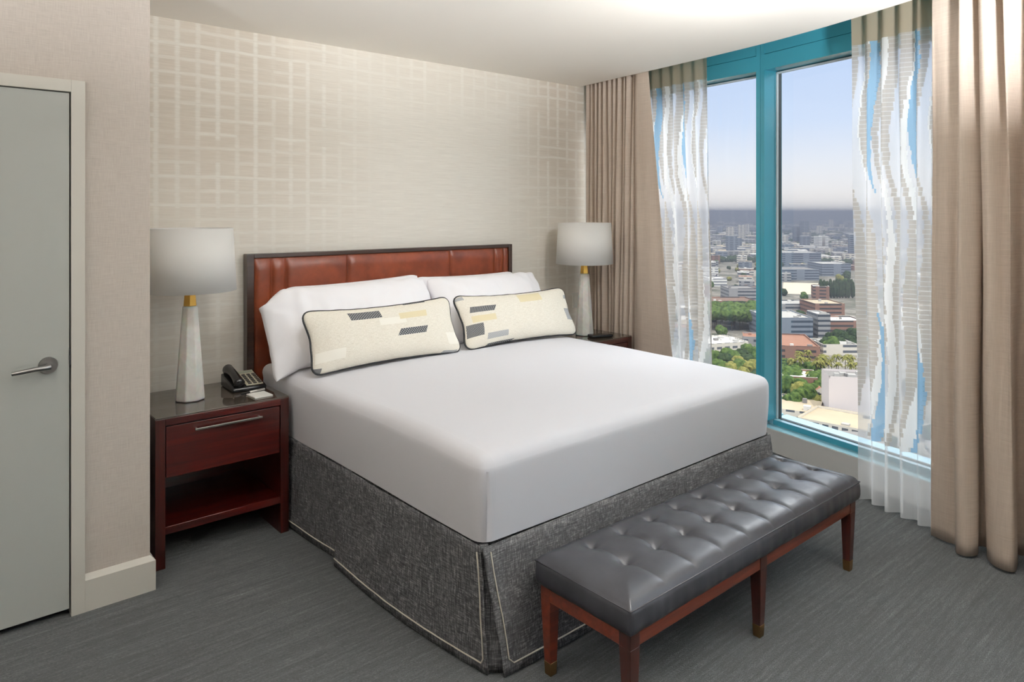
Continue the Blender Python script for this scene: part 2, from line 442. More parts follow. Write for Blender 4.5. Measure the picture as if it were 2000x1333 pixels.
def m_shade():
    t = NT('lamp_shade_fabric'); f = t.noise(t.co('Object', (300, 300, 300)), 1, 2)
    col = lin((250, 249, 246)); sh = t.pbr(col, 0.85, normal=t.bump(f, 0.1, 0.0005), spec=0.1)
    tl = t.n('ShaderNodeBsdfTranslucent'); t.put(tl.inputs[0], col); mx = t.n('ShaderNodeMixShader'); mx.inputs[0].default_value = 0.4
    t.put(mx.inputs[1], sh); t.put(mx.inputs[2], tl.outputs[0]); return t.done(mx.outputs[0])

M = dict(
    ceiling=m_ceiling(), linen_wall=m_linen_wall(), wallpaper=m_wallpaper(), carpet=m_carpet(), tweed=m_tweed(), cotton=m_cotton(), coverlet=m_cotton('white_coverlet_cloth', (215, 215, 220)), pillowcase=m_cotton('white_pillowcase', (246, 245, 248)),
    paint=plain('white_trim_paint', (200, 196, 186), 0.45, bump=(90, 0.05)), door=plain('door_paint', (166, 168, 162), 0.42, bump=(60, 0.05)),
    sill_wall=plain('sill_wall_paint', (238, 237, 233), 0.6), sill_trim=plain('sill_trim', (236, 236, 232), 0.4),
    teal=plain('teal_frame_paint', (66, 156, 176), 0.25, coat=0.4), teal_skylit=plain('teal_sill_skylit', (158, 206, 218), 0.26, coat=0.4),
    gasket=plain('gasket', (44, 60, 62), 0.5), bead=plain('pale_bead', (206, 214, 216), 0.4),
    glass=m_glass((0.975, 0.985, 0.985, 1)), sheer=m_sheer(),
    drape=m_linen('taupe_drape', (190, 174, 159), (216, 201, 186), 0.10),
    metal=plain('brushed_metal', (190, 188, 182), 0.28, 1.0), dark_metal=plain('satin_nickel', (150, 148, 146), 0.32, 1.0),
    brass=plain('brass', (226, 182, 96), 0.24, 1.0), brass_dark=plain('aged_brass', (176, 140, 92), 0.35, 1.0),
    wood=m_wood('cherry_wood', (27, 8, 5), (56, 13, 8), (80, 22, 13)), wood_v=m_wood('cherry_wood_upright', (28, 9, 6), (52, 15, 9), (74, 24, 15), 'Z'),
    rail_wood=m_wood('bench_rail_wood', (64, 26, 16), (98, 42, 26), (122, 56, 36), 'X', 0.3),
    leg_wood=m_wood('bench_leg_wood', (34, 14, 10), (56, 24, 17), (76, 34, 24), 'Z', 0.3),
    frame_wood=m_wood('dark_frame_wood', (30, 17, 12), (50, 31, 22), (66, 44, 32), 'X', 0.35),
    glass_top=plain('smoked_glass_top', (74, 66, 58), 0.05, ior=1.75, spec=0.6),
    black_leather=m_leather('charcoal_leather', (38, 38, 42), (50, 51, 56), 0.37), brown_leather=m_leather('cognac_leather', (98, 42, 20), (138, 66, 36), 0.34, 220),
    seam=plain('dark_seam', (24, 24, 26), 0.7), seam_brown=plain('brown_seam', (60, 22, 12), 0.6),
    cream=plain('cream_piping', (206, 200, 186), 0.8), black_piping=plain('black_piping', (20, 22, 26), 0.7),
    stone=m_stone(), shade=m_shade(), black_plastic=plain('black_plastic', (22, 22, 23), 0.25), key=plain('phone_key', (52, 50, 46), 0.4),
    silver_panel=plain('silver_panel', (196, 190, 168), 0.4), paper=plain('white_paper', (236, 234, 228), 0.8), screen=plain('grey_display', (150, 156, 140), 0.3),
    void=plain('painted_gap_shade', (14, 13, 12), 0.9), switch=plain('switch_plate', (214, 212, 204), 0.4),
)

# ------------------------------------------------------------------ the setting
CEIL, TOP = 2.622, 2.92
CURVE = [(4.175, 4.15), (4.172, 4.1), (4.151, 3.88), (4.094, 3.363), (4.052, 3.0), (4.012, 2.683), (3.948, 2.271), (3.877, 1.945), (3.79, 1.646), (3.644, 1.225), (3.48, 0.80), (3.15, 0.0), (2.74, -1.0), (2.13, -2.482)]
CSM = catmull(CURVE, 6)
def offset_curve(d):
    out = []
    for i, p in enumerate(CSM):
        a = CSM[max(i - 1, 0)]; b = CSM[min(i + 1, len(CSM) - 1)]
        t = Vector((b[0] - a[0], b[1] - a[1])).normalized(); n = Vector((-t.y, t.x)); n = n if n.x > 0 else -n
        out.append((p[0] + n.x * d, p[1] + n.y * d))
    return out
def on_curve(C, y):
    """point of an offset curve at world y, with its tangent (towards -y) and outward normal"""
    for a, b in zip(C[:-1], C[1:]):
        if (a[1] - y) * (b[1] - y) <= 0 and a[1] != b[1]:
            k = (y - a[1]) / (b[1] - a[1]); t = Vector((b[0] - a[0], b[1] - a[1])).normalized(); n = Vector((-t.y, t.x)); n = n if n.x > 0 else -n
            return Vector((a[0] + (b[0] - a[0]) * k, y)), t, n
    raise ValueError(y)

bm = bmesh.new(); prism(bm, [(-2.3, -2.7), (4.75, -2.7), (4.75, 4.15), (-2.3, 4.15)], -0.2, 0.0); struct('floor', bm, M['carpet'])
bm = bmesh.new(); prism(bm, [(-2.4, 4.15)] + [(x, y) for x, y in reversed(CSM)][::-1] + [(-2.4, -2.482)], CEIL, TOP - 0.002); struct('ceiling', bm, M['ceiling'], smooth=30)
struct('trim_1', B((1.9, 4.95, -2.75, 4.15, TOP, TOP + 0.1)), M['ceiling'])              # top of the curtain pocket
struct('wall_back', B((0.70, 4.95, 4.0, 4.2, -0.1, TOP)), M['wallpaper'])
struct('wall_left', B((0.53, 0.79, 3.272, 3.998, 0, CEIL - 0.001), (-2.3, -0.43, 3.272, 3.9, 0, CEIL - 0.001), (-0.43, 0.53, 3.272, 3.9, 2.105, CEIL - 0.001), (-0.43, 0.53, 3.40, 3.9, 0, 2.105)), M['linen_wall'])
struct('wall_far_left', B((-2.4, -2.3, -2.6, 4.0, 0, TOP)), M['linen_wall'])
struct('wall_rear', B((-2.4, 2.75, -2.6, -2.482, 0, TOP)), M['linen_wall'])
struct('trim_2', B((0.500, 0.548, 3.250, 3.272, 0, 2.124), (-0.448, -0.40, 3.250, 3.272, 0, 2.124), (-0.40, 0.500, 3.250, 3.272, 2.076, 2.124),
                   (0.500, 0.53, 3.272, 3.39, 0, 2.105), (-0.43, -0.40, 3.272, 3.39, 0, 2.105), (-0.40, 0.500, 3.272, 3.39, 2.076, 2.105)), M['paint'], bevel=0.0015)   # door casing
def baseboard(name, x0, x1, y0, y1):
    return struct(name, B((x0, x1, y0, y1, 0, 0.132)), M['paint'], bevel=0.003)
bm = bmesh.new()
box(bm, 0.548, 0.808, 3.252, 3.272, 0, 0.125); v = [q for q in bm.verts]
box(bm, 0.79, 0.808, 3.272, 3.998, 0, 0.125)
for a in ((0.548, 0.808, 3.252, 3.272), (0.79, 0.808, 3.272, 3.998)):
    vs = box(bm, a[0], a[1], a[2], a[3], 0.125, 0.145)
    for q in vs[4:]:
        if abs(q.co.y - 3.252) < 1e-4: q.co.y = 3.270
        if abs(q.co.x - 0.808) < 1e-4: q.co.x = 0.792
struct('baseboard_left', bm, M['paint'])
struct('baseboard_back', B((0.808, 4.5, 3.982, 4.0, 0, 0.132)), M['paint'])
struct('baseboard_rear', B((-2.3, 2.4, -2.482, -2.464, 0, 0.132)), M['paint'])
# door
d = struct('door_1', B((-0.396, 0.4945, 3.258, 3.298, 0.032, 2.072)), M['door'], bevel=0.001)
hb = bmesh.new()
bmesh.ops.create_cone(hb, cap_ends=True, segments=40, radius1=0.033, radius2=0.031, depth=0.010, matrix=Matrix.Translation((0.424, 3.253, 1.004)) @ Matrix.Rotation(PI / 2, 4, 'X'))
obj('rosette', hb, M['dark_metal'], d, smooth=35)
hb = bmesh.new()
tube(hb, [(0.424, 3.248, 1.004), (0.424, 3.215, 1.004)], 0.011, 14)
tube(hb, catmull([(0.424, 3.216, 1.004), (0.405, 3.210, 1.004), (0.37, 3.207, 1.003), (0.33, 3.209, 0.998), (0.305, 3.218, 0.994)], 5), [0.0115 - 0.0045 * k / 20 for k in range(21)], 12)
obj('lever_handle', hb, M['dark_metal'], d, smooth=60)
obj('latch_plate', B((0.4945, 0.4995, 3.252, 3.285, 0.995, 1.06)), M['seam'], d)
struct('door_gap_shade', B((-0.40, 0.500, 3.31, 3.395, 0.0, 2.075)), M['void'])             # near-black box painting in the shade of the gap behind the slab
# window bays
TH = 0.28
def fbox(bm, i, s0, s1, d0, d1, z0, z1, cut0=True):
    """box on facet i: s along the glazing, d outwards"""
    a, b, t, n, L = facet(i)
    P = [a + t * s0 + n * d0, a + t * s1 + n * d0, a + t * s1 + n * d1, a + t * s0 + n * d1]
    prism(bm, [(p.x, p.y) for p in P], z0, z1)
for i in range(5):
    a, b, t, n, L = facet(i)
    e = 0.0015; nm = 'window_%d' % (i + 1)
    bm = bmesh.new(); fbox(bm, i, e, L - e, 0.0, TH, -0.1, 0.140); struct('wall_right' if i == 0 else 'wall_right_%d' % (i + 1), bm, M['sill_wall'])
    fr = bmesh.new()
    s0 = 0.03 if i else 0.03; s1 = L - 0.03
    for sa, sb in ((e, 0.034), (L - 0.034, L - e)):
        fbox(fr, i, sa, sb, 0.0, 0.17, 0.19, TOP)
    fbox(fr, i, 0.034, L - 0.034, 0.0, 0.17, 2.563, 2.668)
    fbox(fr, i, 0.034, L - 0.034, 0.004, 0.17, 2.672, TOP)
    fbox(fr, i, 0.034, L - 0.034, 0.02, 0.17, 2.668, 2.672)
    w = struct(nm, fr, M['teal'])
    w['kind'] = 'structure'
    sl = bmesh.new()
    fbox(sl, i, e, L - e, 0.088, 0.26, 0.155, 0.189); fbox(sl, i, e, L - e, 0.0, 0.088, 0.152, 0.1545)
    obj('window_sill', sl, M['teal_skylit'], w)  # paler teal puts the sky's reflection into the ledge colour
    st = bmesh.new(); fbox(st, i, e, L - e, -0.004, 0.088, 0.140, 0.152); obj('sill_trim', st, M['sill_trim'], w)
    sr = bmesh.new(); fbox(sr, i, 0.034, L - 0.034, 0.0845, 0.088, 0.1545, 0.187); obj('sill_riser', sr, M['teal'], w)
    gs = bmesh.new(); g0, g1 = 0.034, L - 0.034
    for sa, sb, za, zb in ((g0, g0 + 0.006, 0.189, 2.563), (g1 - 0.006, g1, 0.189, 2.563), (g0, g1, 2.557, 2.563), (g0, g1, 0.189, 0.192)):
        fbox(gs, i, sa, sb, 0.128, 0.16, za, zb)
    obj('glazing_gasket', gs, M['gasket'], w)
    bd = bmesh.new()
    for sa, sb, za, zb in ((g0, g0 + 0.010, 0.192, 2.557), (g1 - 0.010, g1, 0.192, 2.557), (g0, g1, 2.545, 2.557)):
        fbox(bd, i, sa, sb, 0.112, 0.126, za, zb)
    obj('glazing_bead', bd, M['bead'], w)
    gl = bmesh.new(); fbox(gl, i, g0 + 0.006, g1 - 0.006, 0.140, 0.146, 0.192, 2.557); obj('glass_pane', gl, M['glass'], w)
# wall switch beside the far lamp
sw = obj('light_switch', B((4.085, 4.150, 3.992, 4.0, 0.83, 0.95)), M['switch'], bevel=0.002)
tag(sw, 'small pale switch plate on the wallpaper behind the far lamp', 'switch')
obj('rocker', B((4.103, 4.132, 3.989, 3.992, 0.855, 0.925)), M['switch'], sw)

# ------------------------------------------------------------------ curtains
def cloth(bm, top, bot, z0, z1, nv, wav=0.0, ease=1.0, per=5, zb=None, seed=0):
    T = catmull(top, per); Bt = catmull(bot, per); n = len(T) - 1
    L = [0.0]
    for i in range(n): L.append(L[-1] + (Vector(Bt[i + 1][:2]) - Vector(Bt[i][:2])).length)
    LT = [0.0]
    for i in range(n): LT.append(LT[-1] + (Vector(T[i + 1][:2]) - Vector(T[i][:2])).length)
    tot = max(L[-1], LT[-1])
    def F(i, j):
        v = j / nv; z = z0 + (z1 - z0) * v; k = 1 - (1 - v) ** ease if False else v ** ease
        x = Bt[i][0] + (T[i][0] - Bt[i][0]) * k; y = Bt[i][1] + (T[i][1] - Bt[i][1]) * k
        w = wav * math.sin(PI * min(v * 1.05, 1)) if wav else 0
        x += w * nz(i * 0.13 + seed, v * 2.3, seed); y += w * nz(i * 0.13 + 9 + seed, v * 2.3, 3 + seed)
        if j == 0 and zb: z += zb * nz(i * 0.2, 0, seed)
        return (x, y, z)
    def uv(i, j): return (L[i] / L[-1] * tot, z0 + (z1 - z0) * j / nv)
    return grid(bm, F, n, nv, uv)
def zig(C, ys, amps):
    """points along a curve: each y gets pushed along the outward normal by its amplitude"""
    out = []
    for y, a in zip(ys, amps):
        p, t, n = on_curve(C, y); q = p + n * a; out.append((q.x, q.y))
    return out
C12 = offset_curve(0.12); C20 = offset_curve(0.205); C08 = offset_curve(0.07)
# left drape: packed folds beside the wall, then one broad leading panel that sweeps over the sheer
ys, am, yb, ab = [], [], [], []
R1 = random.Random(4)
N = 22
for k in range(N):
    f = k / (N - 1); s = 1 if k % 2 else -1
    w_ = R1.uniform(-0.008, 0.008); ys.append(3.955 - f * 0.56 + w_); am.append(s * 0.024 + R1.uniform(-0.010, 0.010))
    yb.append(3.965 - f * 0.50 + w_ * 1.2 - (0.008 if s > 0 else -0.008)); ab.append(s * 0.05 + R1.uniform(-0.024, 0.020))
ys += [3.385, 3.365, 3.34, 3.31, 3.28, 3.262]; am += [-0.03, -0.045, -0.048, -0.046, -0.043, -0.040]
yb += [3.43, 3.38, 3.31, 3.22, 3.10, 2.985]; ab += [-0.05, -0.075, -0.08, -0.065, -0.045, -0.035]
bm = bmesh.new(); cloth(bm, zig(C08, ys, am), zig(C12, yb, ab), 0.012, 2.74, 40, wav=0.012, ease=1.0, seed=2)
o = obj('drape', bm, M['drape'], smooth=180); solidify(o, 0.004)
tag(o, 'gathered taupe drape between the wallpapered wall and the far sheer', 'curtain')
# right drape
tp = zig(C12, [1.268, 1.245, 1.20, 1.16, 1.13, 1.115, 1.10, 1.085, 1.06, 1.045, 1.03, 1.005, 0.985, 0.965, 0.945, 0.92, 0.90, 0.875, 0.85, 0.82, 0.79, 0.76, 0.72, 0.68, 0.63, 0.58, 0.53, 0.48],
         [0.0, 0.0, 0.005, 0.01, 0.0, -0.03, -0.050, -0.035, 0.045, 0.05, -0.03, -0.055, -0.04, 0.05, 0.05, -0.04, -0.05, 0.04, 0.05, -0.03, -0.03, 0.03, 0.03, -0.03, 0.03, -0.03, 0.03, 0.0])
bt = [(3.822, 1.285), (3.815, 1.262), (3.800, 1.215), (3.800, 1.185), (3.790, 1.168), (3.735, 1.150), (3.705, 1.132), (3.712, 1.098), (3.765, 1.072), (3.86, 1.098), (3.875, 1.060), (3.775, 1.035), (3.72, 1.005), (3.697, 0.975), (3.690, 0.935),
      (3.715, 0.915), (3.80, 0.925), (3.90, 0.955), (3.90, 0.89), (3.77, 0.83), (3.66, 0.80), (3.64, 0.75), (3.74, 0.73), (3.68, 0.66), (3.60, 0.60), (3.66, 0.55), (3.58, 0.50), (3.55, 0.44)]
bm = bmesh.new(); cloth(bm, tp, bt, 0.014, 2.75, 44, wav=0.016, per=6, seed=7)
o = obj('drape', bm, M['drape'], smooth=180); solidify(o, 0.004)
tag(o, 'heavy taupe drape in deep folds at the right edge of the photo', 'curtain')
# sheers
def sheer(y0, y1, yb0, yb1, nf, at, ab, z0, seed, label):
    R = random.Random(seed); t, b = [], []
    n = nf * 2 + 1
    for k in range(n):
        f = k / (n - 1); s = 1 if k % 2 else -1
        p, tt, nn = on_curve(C20, y0 + (y1 - y0) * f); q = p + nn * s * at; t.append((q.x, q.y))
        p, tt, nn = on_curve(C20, yb0 + (yb1 - yb0) * f); q = p + nn * s * (ab + R.uniform(-0.012, 0.012)) + tt * R.uniform(-0.012, 0.012); b.append((q.x, q.y))
    bm = bmesh.new(); cloth(bm, t, b, z0, 2.70, 60, wav=0.02, per=7, seed=seed)
    o = obj('sheer_curtain', bm, M['sheer'], smooth=180)
    return tag(o, label, 'curtain')
sheer(3.46, 2.832, 3.30, 2.772, 6, 0.016, 0.030, 0.02, 3, 'patterned white sheer curtain hanging behind the far side of the bed')
sheer(1.755, 1.17, 1.70, 1.20, 6, 0.016, 0.034, 0.015, 12, 'patterned white and blue sheer curtain beside the heavy right drape')

# ------------------------------------------------------------------ bed
X0, X1, YF, YH_ = 1.50, 3.40, 1.90, 3.93         # left, right, foot, headboard face
bed = empty('bed', (2.45, 2.92, 0), 'king bed with a dark tweed skirt and a brown leather headboard', 'bed')
obj('mattress', B((X0 + 0.03, X1 - 0.03, YF + 0.03, YH_ - 0.01, 0.44, 0.735)), M['cotton'], bed, bevel=0.03)
obj('box_spring', B((X0 + 0.02, X1 - 0.02, YF + 0.02, YH_ - 0.01, 0.10, 0.44)), M['tweed'], bed)
# headboard: frame, then padded channels
HB0, HB1, HBT = 1.446, 3.394, 1.366
hbm = bmesh.new()
for a in ((HB0, HB0 + 0.040, 3.94, 3.995, 0.05, HBT), (HB1 - 0.030, HB1, 3.94, 3.995, 0.05, HBT), (HB0 + 0.040, HB1 - 0.030, 3.94, 3.995, HBT - 0.024, HBT), (HB0 + 0.040, HB1 - 0.030, 3.975, 3.995, 0.05, HBT - 0.024)):
    box(hbm, *a)
hbd = obj('headboard', hbm, M['frame_wood'], bed, bevel=0.002)
seams = [1.486, 1.588, 1.673, 2.066, 2.838, 3.234, 3.317, 3.364]
def hbF(i, j):
    x = 1.486 + (3.364 - 1.486) * i / 470; z = 0.40 + (HBT - 0.024 - 0.40) * j / 24
    d = min(abs(x - s) for s in seams[1:-1])
    e = min(x - seams[0], seams[-1] - x, (HBT - 0.024) - z)
    h = 0.012 + 0.020 * (1 - math.exp(-d / 0.012)) * (1 - math.exp(-max(e, 0) / 0.012))
    h += 0.003 * nz(x * 2.5, z * 2.5, 0.3)
    return (x, 3.965 - h, z)
bm = bmesh.new(); grid(bm, hbF, 470, 24); bmesh.ops.recalc_face_normals(bm, faces=bm.faces)
obj('leather_panel', bm, M['brown_leather'], hbd, smooth=180)
# coverlet: one tight cloth over the mattress
def soft_box(x0, x1, y0, y1, z0, z1, r, nx, ny, nzz, fn):
    """open-bottomed rounded shell"""
    bm = bmesh.new()
    bmesh.ops.create_grid(bm, x_segments=1, y_segments=1, size=0.5)
    bm.clear()
    vs = box(bm, x0, x1, y0, y1, z0, z1)
    bot = [f for f in bm.faces if all(abs(v.co.z - z0) < 1e-6 for v in f.verts)]
    bmesh.ops.delete(bm, geom=bot, context='FACES')
    top = [e for e in bm.edges if all(abs(v.co.z - z1) < 1e-6 for v in e.verts)]
    ver = [e for e in bm.edges if abs(e.verts[0].co.z - e.verts[1].co.z) > 0.1]
    bmesh.ops.bevel(bm, geom=top + ver, offset=r, segments=6, profile=0.5, affect='EDGES')
    for ax, cnt, a, b in ((0, nx, x0, x1), (1, ny, y0, y1), (2, nzz, z0, z1)):
        for k in range(1, cnt):
            c = [0, 0, 0]; c[ax] = a + (b - a) * k / cnt; n = [0, 0, 0]; n[ax] = 1
            bmesh.ops.bisect_plane(bm, geom=bm.verts[:] + bm.edges[:] + bm.faces[:], plane_co=c, plane_no=n, dist=1e-4)
    for v in bm.verts: v.co = Vector(fn(v.co.copy()))
    return bm
def cov(p):
    x, y, z = p
    u = (x - X0) / (X1 - X0); v = (y - YF) / (3.55 - YF)
    if z > 0.6:
        k = min(1, max(0, (z - 0.6) / 0.16))
        cr = 0.030 * max(0, 1 - abs(2 * u - 1) ** 2.6) * max(0, 1 - (max(0, 1 - v)) ** 5)
        z += k * (cr - 0.012 * max(0, 1 - v * 4) ** 2 + 0.004 * nz(x, y, 0, 3.0))
    zz = (z - 0.45) / 0.33
    bul = 0.012 * math.sin(PI * min(1, max(0, zz)) * 0.8)
    if abs(x - X0) < 0.03: x -= bul + 0.004 * nz(y * 2.2, z * 3, 1.0)
    if abs(x - X1) < 0.03: x += bul + 0.004 * nz(y * 2.2, z * 3, 2.0)
    if abs(y - YF) < 0.03: y -= bul * 0.8 + 0.004 * nz(x * 2.2, z * 3, 3.0)
    if z < 0.47: z += 0.005 * nz(x * 1.7, y * 1.7, 5.0) - (0.012 * max(0, (y - 3.1) / 0.4) if abs(x - X0) < 0.05 else 0)
    return x, y, z
bm = soft_box(X0, X1, YF, 3.72, 0.455, 0.765, 0.055, 36, 34, 8, cov)
cv = obj('coverlet', bm, M['coverlet'], smooth=180); tag(cv, 'smooth white coverlet pulled tight over the bed', 'bedding')
bm = bmesh.new()                                   # mitred fold at the foot corner
grid(bm, lambda i, j: (X0 + 0.012 + (0.030 - 0.022 * j / 20) * i / 4, YF - 0.004 - 0.009 * math.sin(PI * min(1, 0.25 + j / 20 * 0.6)) - 0.008 * math.sin(PI * i / 4 * 0.5), 0.470 + 0.24 * j / 20), 4, 20)
obj('corner_fold', bm, M['coverlet'], cv, smooth=180)
# under the coverlet at the pillow end: the fitted sheet on the mattress side
bm = soft_box(X0 + 0.012, X1 - 0.012, 3.45, 3.925, 0.462, 0.752, 0.045, 20, 14, 8, lambda p: (p.x + (0.006 * math.sin(p.y * 60) if p.z < 0.7 and abs(p.x - X0) < 0.06 else 0), p.y, p.z))
fs = obj('fitted_sheet', bm, M['cotton'], smooth=180); tag(fs, 'white fitted sheet showing between nightstand and pillows', 'bedding')
# bed skirt
sk = empty('bed_skirt', (2.45, 2.92, 0)); sk.location = (0, 0, 0); sk.parent = bed
def panel(name, top, bot, parent, z1=0.452, z0=0.006, seed=0, wav=0.010):
    bm = bmesh.new(); cloth(bm, top, bot, z0, z1, 14, wav=wav, per=8, seed=seed)
    for v in bm.verts:                               # soft horizontal sag
        v.co.z += 0.004 * nz(v.co.x * 3, v.co.y * 3, seed) * (1 if v.co.z > 0.4 else 0)
    o = obj(name, bm, M['tweed'], parent, smooth=180); solidify(o, 0.005)
    return o, Vector((0, 0, 0))
def lerp_path(a, b, n, bow=0.0, seed=0):
    a = Vector(a); b = Vector(b); d = (b - a).normalized(); nn = Vector((d.y, -d.x)); out = []
    for k in range(n + 1):
        f = k / n; p = a + (b - a) * f + nn * (bow * math.sin(PI * f) + 0.006 * nz(f * 4 + seed, seed, 0)); out.append((p.x, p.y))
    return out
def piping(path, zs, parent, r=0.0026):
    bm = bmesh.new(); tube(bm, [(p[0], p[1], z) for p, z in zip(path, zs)], r, 6); return obj('piping', bm, M['cream'], parent, smooth=180)
# left side, back half and front half with the split pleat between them
sides = [
    ('left', (X0 - 0.004, 3.92), (X0 - 0.004, 2.925), (X0 - 0.018, 3.92), (X0 + 0.012, 2.945)),
    ('left', (X0 - 0.004, 2.915), (X0 - 0.004, YF + 0.006), (X0 - 0.030, 2.935), (X0 + 0.022, YF - 0.006)),
    ('foot', (X0 - 0.002, YF - 0.006), (X1 - 0.01, YF - 0.004), (X0 + 0.058, YF - 0.050), (X1 + 0.02, YF - 0.050)),
    ('right', (X1 + 0.006, YF + 0.02), (X1 + 0.006, 3.92), (X1 + 0.055, YF - 0.01), (X1 + 0.02, 3.92)),
]
for k, (nm, ta, tb, ba, bb) in enumerate(sides):
    T = lerp_path(ta, tb, 12, seed=k); Bt = lerp_path(ba, bb, 12, bow={0: 0.02, 1: 0.03, 2: 0.006, 3: 0.0}[k], seed=k + 20)
    o, _ = panel('skirt_panel', T, Bt, sk, seed=k)
    TT, BB = catmull(T, 8), catmull(Bt, 8); n = len(TT) - 1
    d = (Vector(bb) - Vector(ba)).normalized(); nn = Vector((d.y, -d.x))
    if nn.dot(Vector(((ba[0] + bb[0]) / 2 - 2.45, (ba[1] + bb[1]) / 2 - 2.9))) < 0: nn = -nn
    def pt(i, z):
        kk = (z - 0.006) / (0.452 - 0.006); v = kk; w = 0.010 * math.sin(PI * min(v * 1.05, 1))
        x = BB[i][0] + (TT[i][0] - BB[i][0]) * kk + w * nz(i * 0.13 + k, v * 2.3, k); y = BB[i][1] + (TT[i][1] - BB[i][1]) * kk + w * nz(i * 0.13 + 9 + k, v * 2.3, 3 + k)
        return (x + nn.x * 0.0045, y + nn.y * 0.0045)
    path, zs = [], []
    up0 = k in (1, 2); up1 = k in (0, 1)
    up0 = (k == 2); up1 = (k == 1)
    if up0:
        for z in (0.43, 0.36, 0.28, 0.2, 0.12, 0.06): path.append(pt(2, z)); zs.append(z)
    for i in range(3 if up0 else 0, n - (2 if up1 else 0) + 1, 3): path.append(pt(min(i, n), 0.04)); zs.append(0.04)
    if up1:
        for z in (0.06, 0.12, 0.2, 0.28, 0.36, 0.43): path.append(pt(n - 2, z)); zs.append(z)
    piping(path, zs, o)
# dark inset behind the corner pleat and behind the side pleat
o, _ = panel('pleat_inset', lerp_path((X0 + 0.004, YF + 0.02), (X0 + 0.03, YF + 0.004), 4), lerp_path((X0 + 0.018, YF + 0.02), (X0 + 0.075, YF - 0.028), 4), sk, seed=9, wav=0.0)
o, _ = panel('pleat_inset', lerp_path((X0 + 0.008, 3.0), (X0 + 0.008, 2.84), 4), lerp_path((X0 + 0.006, 3.02), (X0 + 0.006, 2.84), 4), sk, seed=10, wav=0.0)

# ------------------------------------------------------------------ pillows
def pillow(name, w, h, th, mat, label, cat, loc, tilt, yaw=0, roll=0, pipe=None, group=None, sink=0.0, pinch=0.06, wr=0.006, seed=0, flange=0.0, tag_=True, droop=None, rnd=0.012):
    """local: x = width, y = height of the pillow, z = thickness; origin at the middle of its lower edge"""
    Mx = Matrix.Translation(loc) @ Matrix.Rotation(yaw, 4, 'Z') @ Matrix.Rotation(tilt, 4, 'X') @ Matrix.Rotation(roll, 4, 'Z')
    NX, NY = 72, 40
    def outline(u, v):
        x = u * w / 2 * (1 - pinch * 0.55 * (1 - v * v) ** 1.0) ; y = v * h / 2 * (1 - pinch * (1 - abs(u) ** 2.2))
        k = rnd * 1.35 * (max(0.0, abs(u) - 0.82) / 0.18) ** 2 * (max(0.0, abs(v) - 0.55) / 0.45) ** 2
        return x - math.copysign(k, u), y - math.copysign(k * 0.9, v)
    def P(i, j, sgn):
        u = -1 + 2 * i / NX; v = -1 + 2 * j / NY
        u = math.sin(u * PI / 2) * 0.6 + u * 0.4; v = math.sin(v * PI / 2) * 0.6 + v * 0.4
        x, y = outline(u, v)
        fu = max(0, 1 - abs(u) ** 3.6) ** 0.5; fv = max(0, 1 - abs(v) ** 2.6) ** 0.5
        if flange and u < -1 + flange: fu *= 0.25 + 0.0 * u
        z = sgn * th / 2 * fu * fv
        f = fu * fv
        z += wr * f * (nz(x * 9 + seed, y * 9, sgn * 3.0) + 0.7 * nz(x * 22 + seed, y * 7, sgn * 5.0)) + wr * 1.6 * (1 - f) * nz(x * 14 + seed, y * 14, 2.0)
        if sink: z -= 0
        if droop: z, x, y = droop(u, v, x, y, z)
        return Vector((x, y + h / 2, z))
    bm = bmesh.new(); L = bm.loops.layers.uv.verify()
    rows = {}
    for sgn in (1, -1):
        for i in range(NX + 1):
            for j in range(NY + 1):
                edge = i in (0, NX) or j in (0, NY)
                key = (i, j, 0 if edge else sgn)
                if key not in rows: rows[key] = bm.verts.new(Mx @ P(i, j, sgn))
    K = lambda i, j, s: rows[(i, j, 0 if (i in (0, NX) or j in (0, NY)) else s)]
    for sgn in (1, -1):
        for i in range(NX):
            for j in range(NY):
                q = [(i, j), (i + 1, j), (i + 1, j + 1), (i, j + 1)]
                if sgn < 0: q = q[::-1]
                vs = [K(a, b, sgn) for a, b in q]
                f = bm.faces.new(vs)
                for l, (a, b) in zip(f.loops, q): l[L].uv = (a / NX, b / NY)
    o = obj(name, bm, mat, smooth=180)
    tag(o, label, cat, group)
    if pipe:
        pts = [P(i, 0, 1) for i in range(NX)] + [P(NX, j, 1) for j in range(NY)] + [P(i, NY, 1) for i in range(NX, 0, -1)] + [P(0, j, 1) for j in range(NY, 0, -1)]
        pb = bmesh.new(); tube(pb, [Mx @ p for p in pts], 0.0058, 8, closed=True); obj('piping', pb, pipe, o, smooth=180)
    return o
R = math.radians
def droopL(u, v, x, y, z):
    # open end of the pillow case: flares out and hangs over the edge of the bed
    k = max(0.0, (-u - 0.80) / 0.20)
    x -= 0.045 * k; z -= 0.01 * k
    y += 0.035 * k * (1 if v > 0 else -1) * (1 - abs(v)) * 2 - (0.055 * k * max(0, -v)) + (-0.10 * k * max(0, v) ** 2)
    return z, x, y
pillow('pillow', 0.92, 0.41, 0.10, M['pillowcase'], 'white bed pillow at the back, left, showing only its upper corner', 'pillow', (2.10, 3.835, 0.782), R(82), R(0), R(1.6), seed=5, group=None)
pillow('pillow', 0.86, 0.40, 0.10, M['pillowcase'], 'white bed pillow at the back, right, resting on the leather headboard', 'pillow', (2.93, 3.835, 0.782), R(82), R(0), R(-0.5), seed=9)
pillow('pillow', 1.02, 0.47, 0.20, M['pillowcase'], 'white pillow with a flared open end overhanging the nightstand side', 'pillow', (1.965, 3.485, 0.790), R(58), R(-2), R(1.2), seed=2, droop=droopL, wr=0.015)
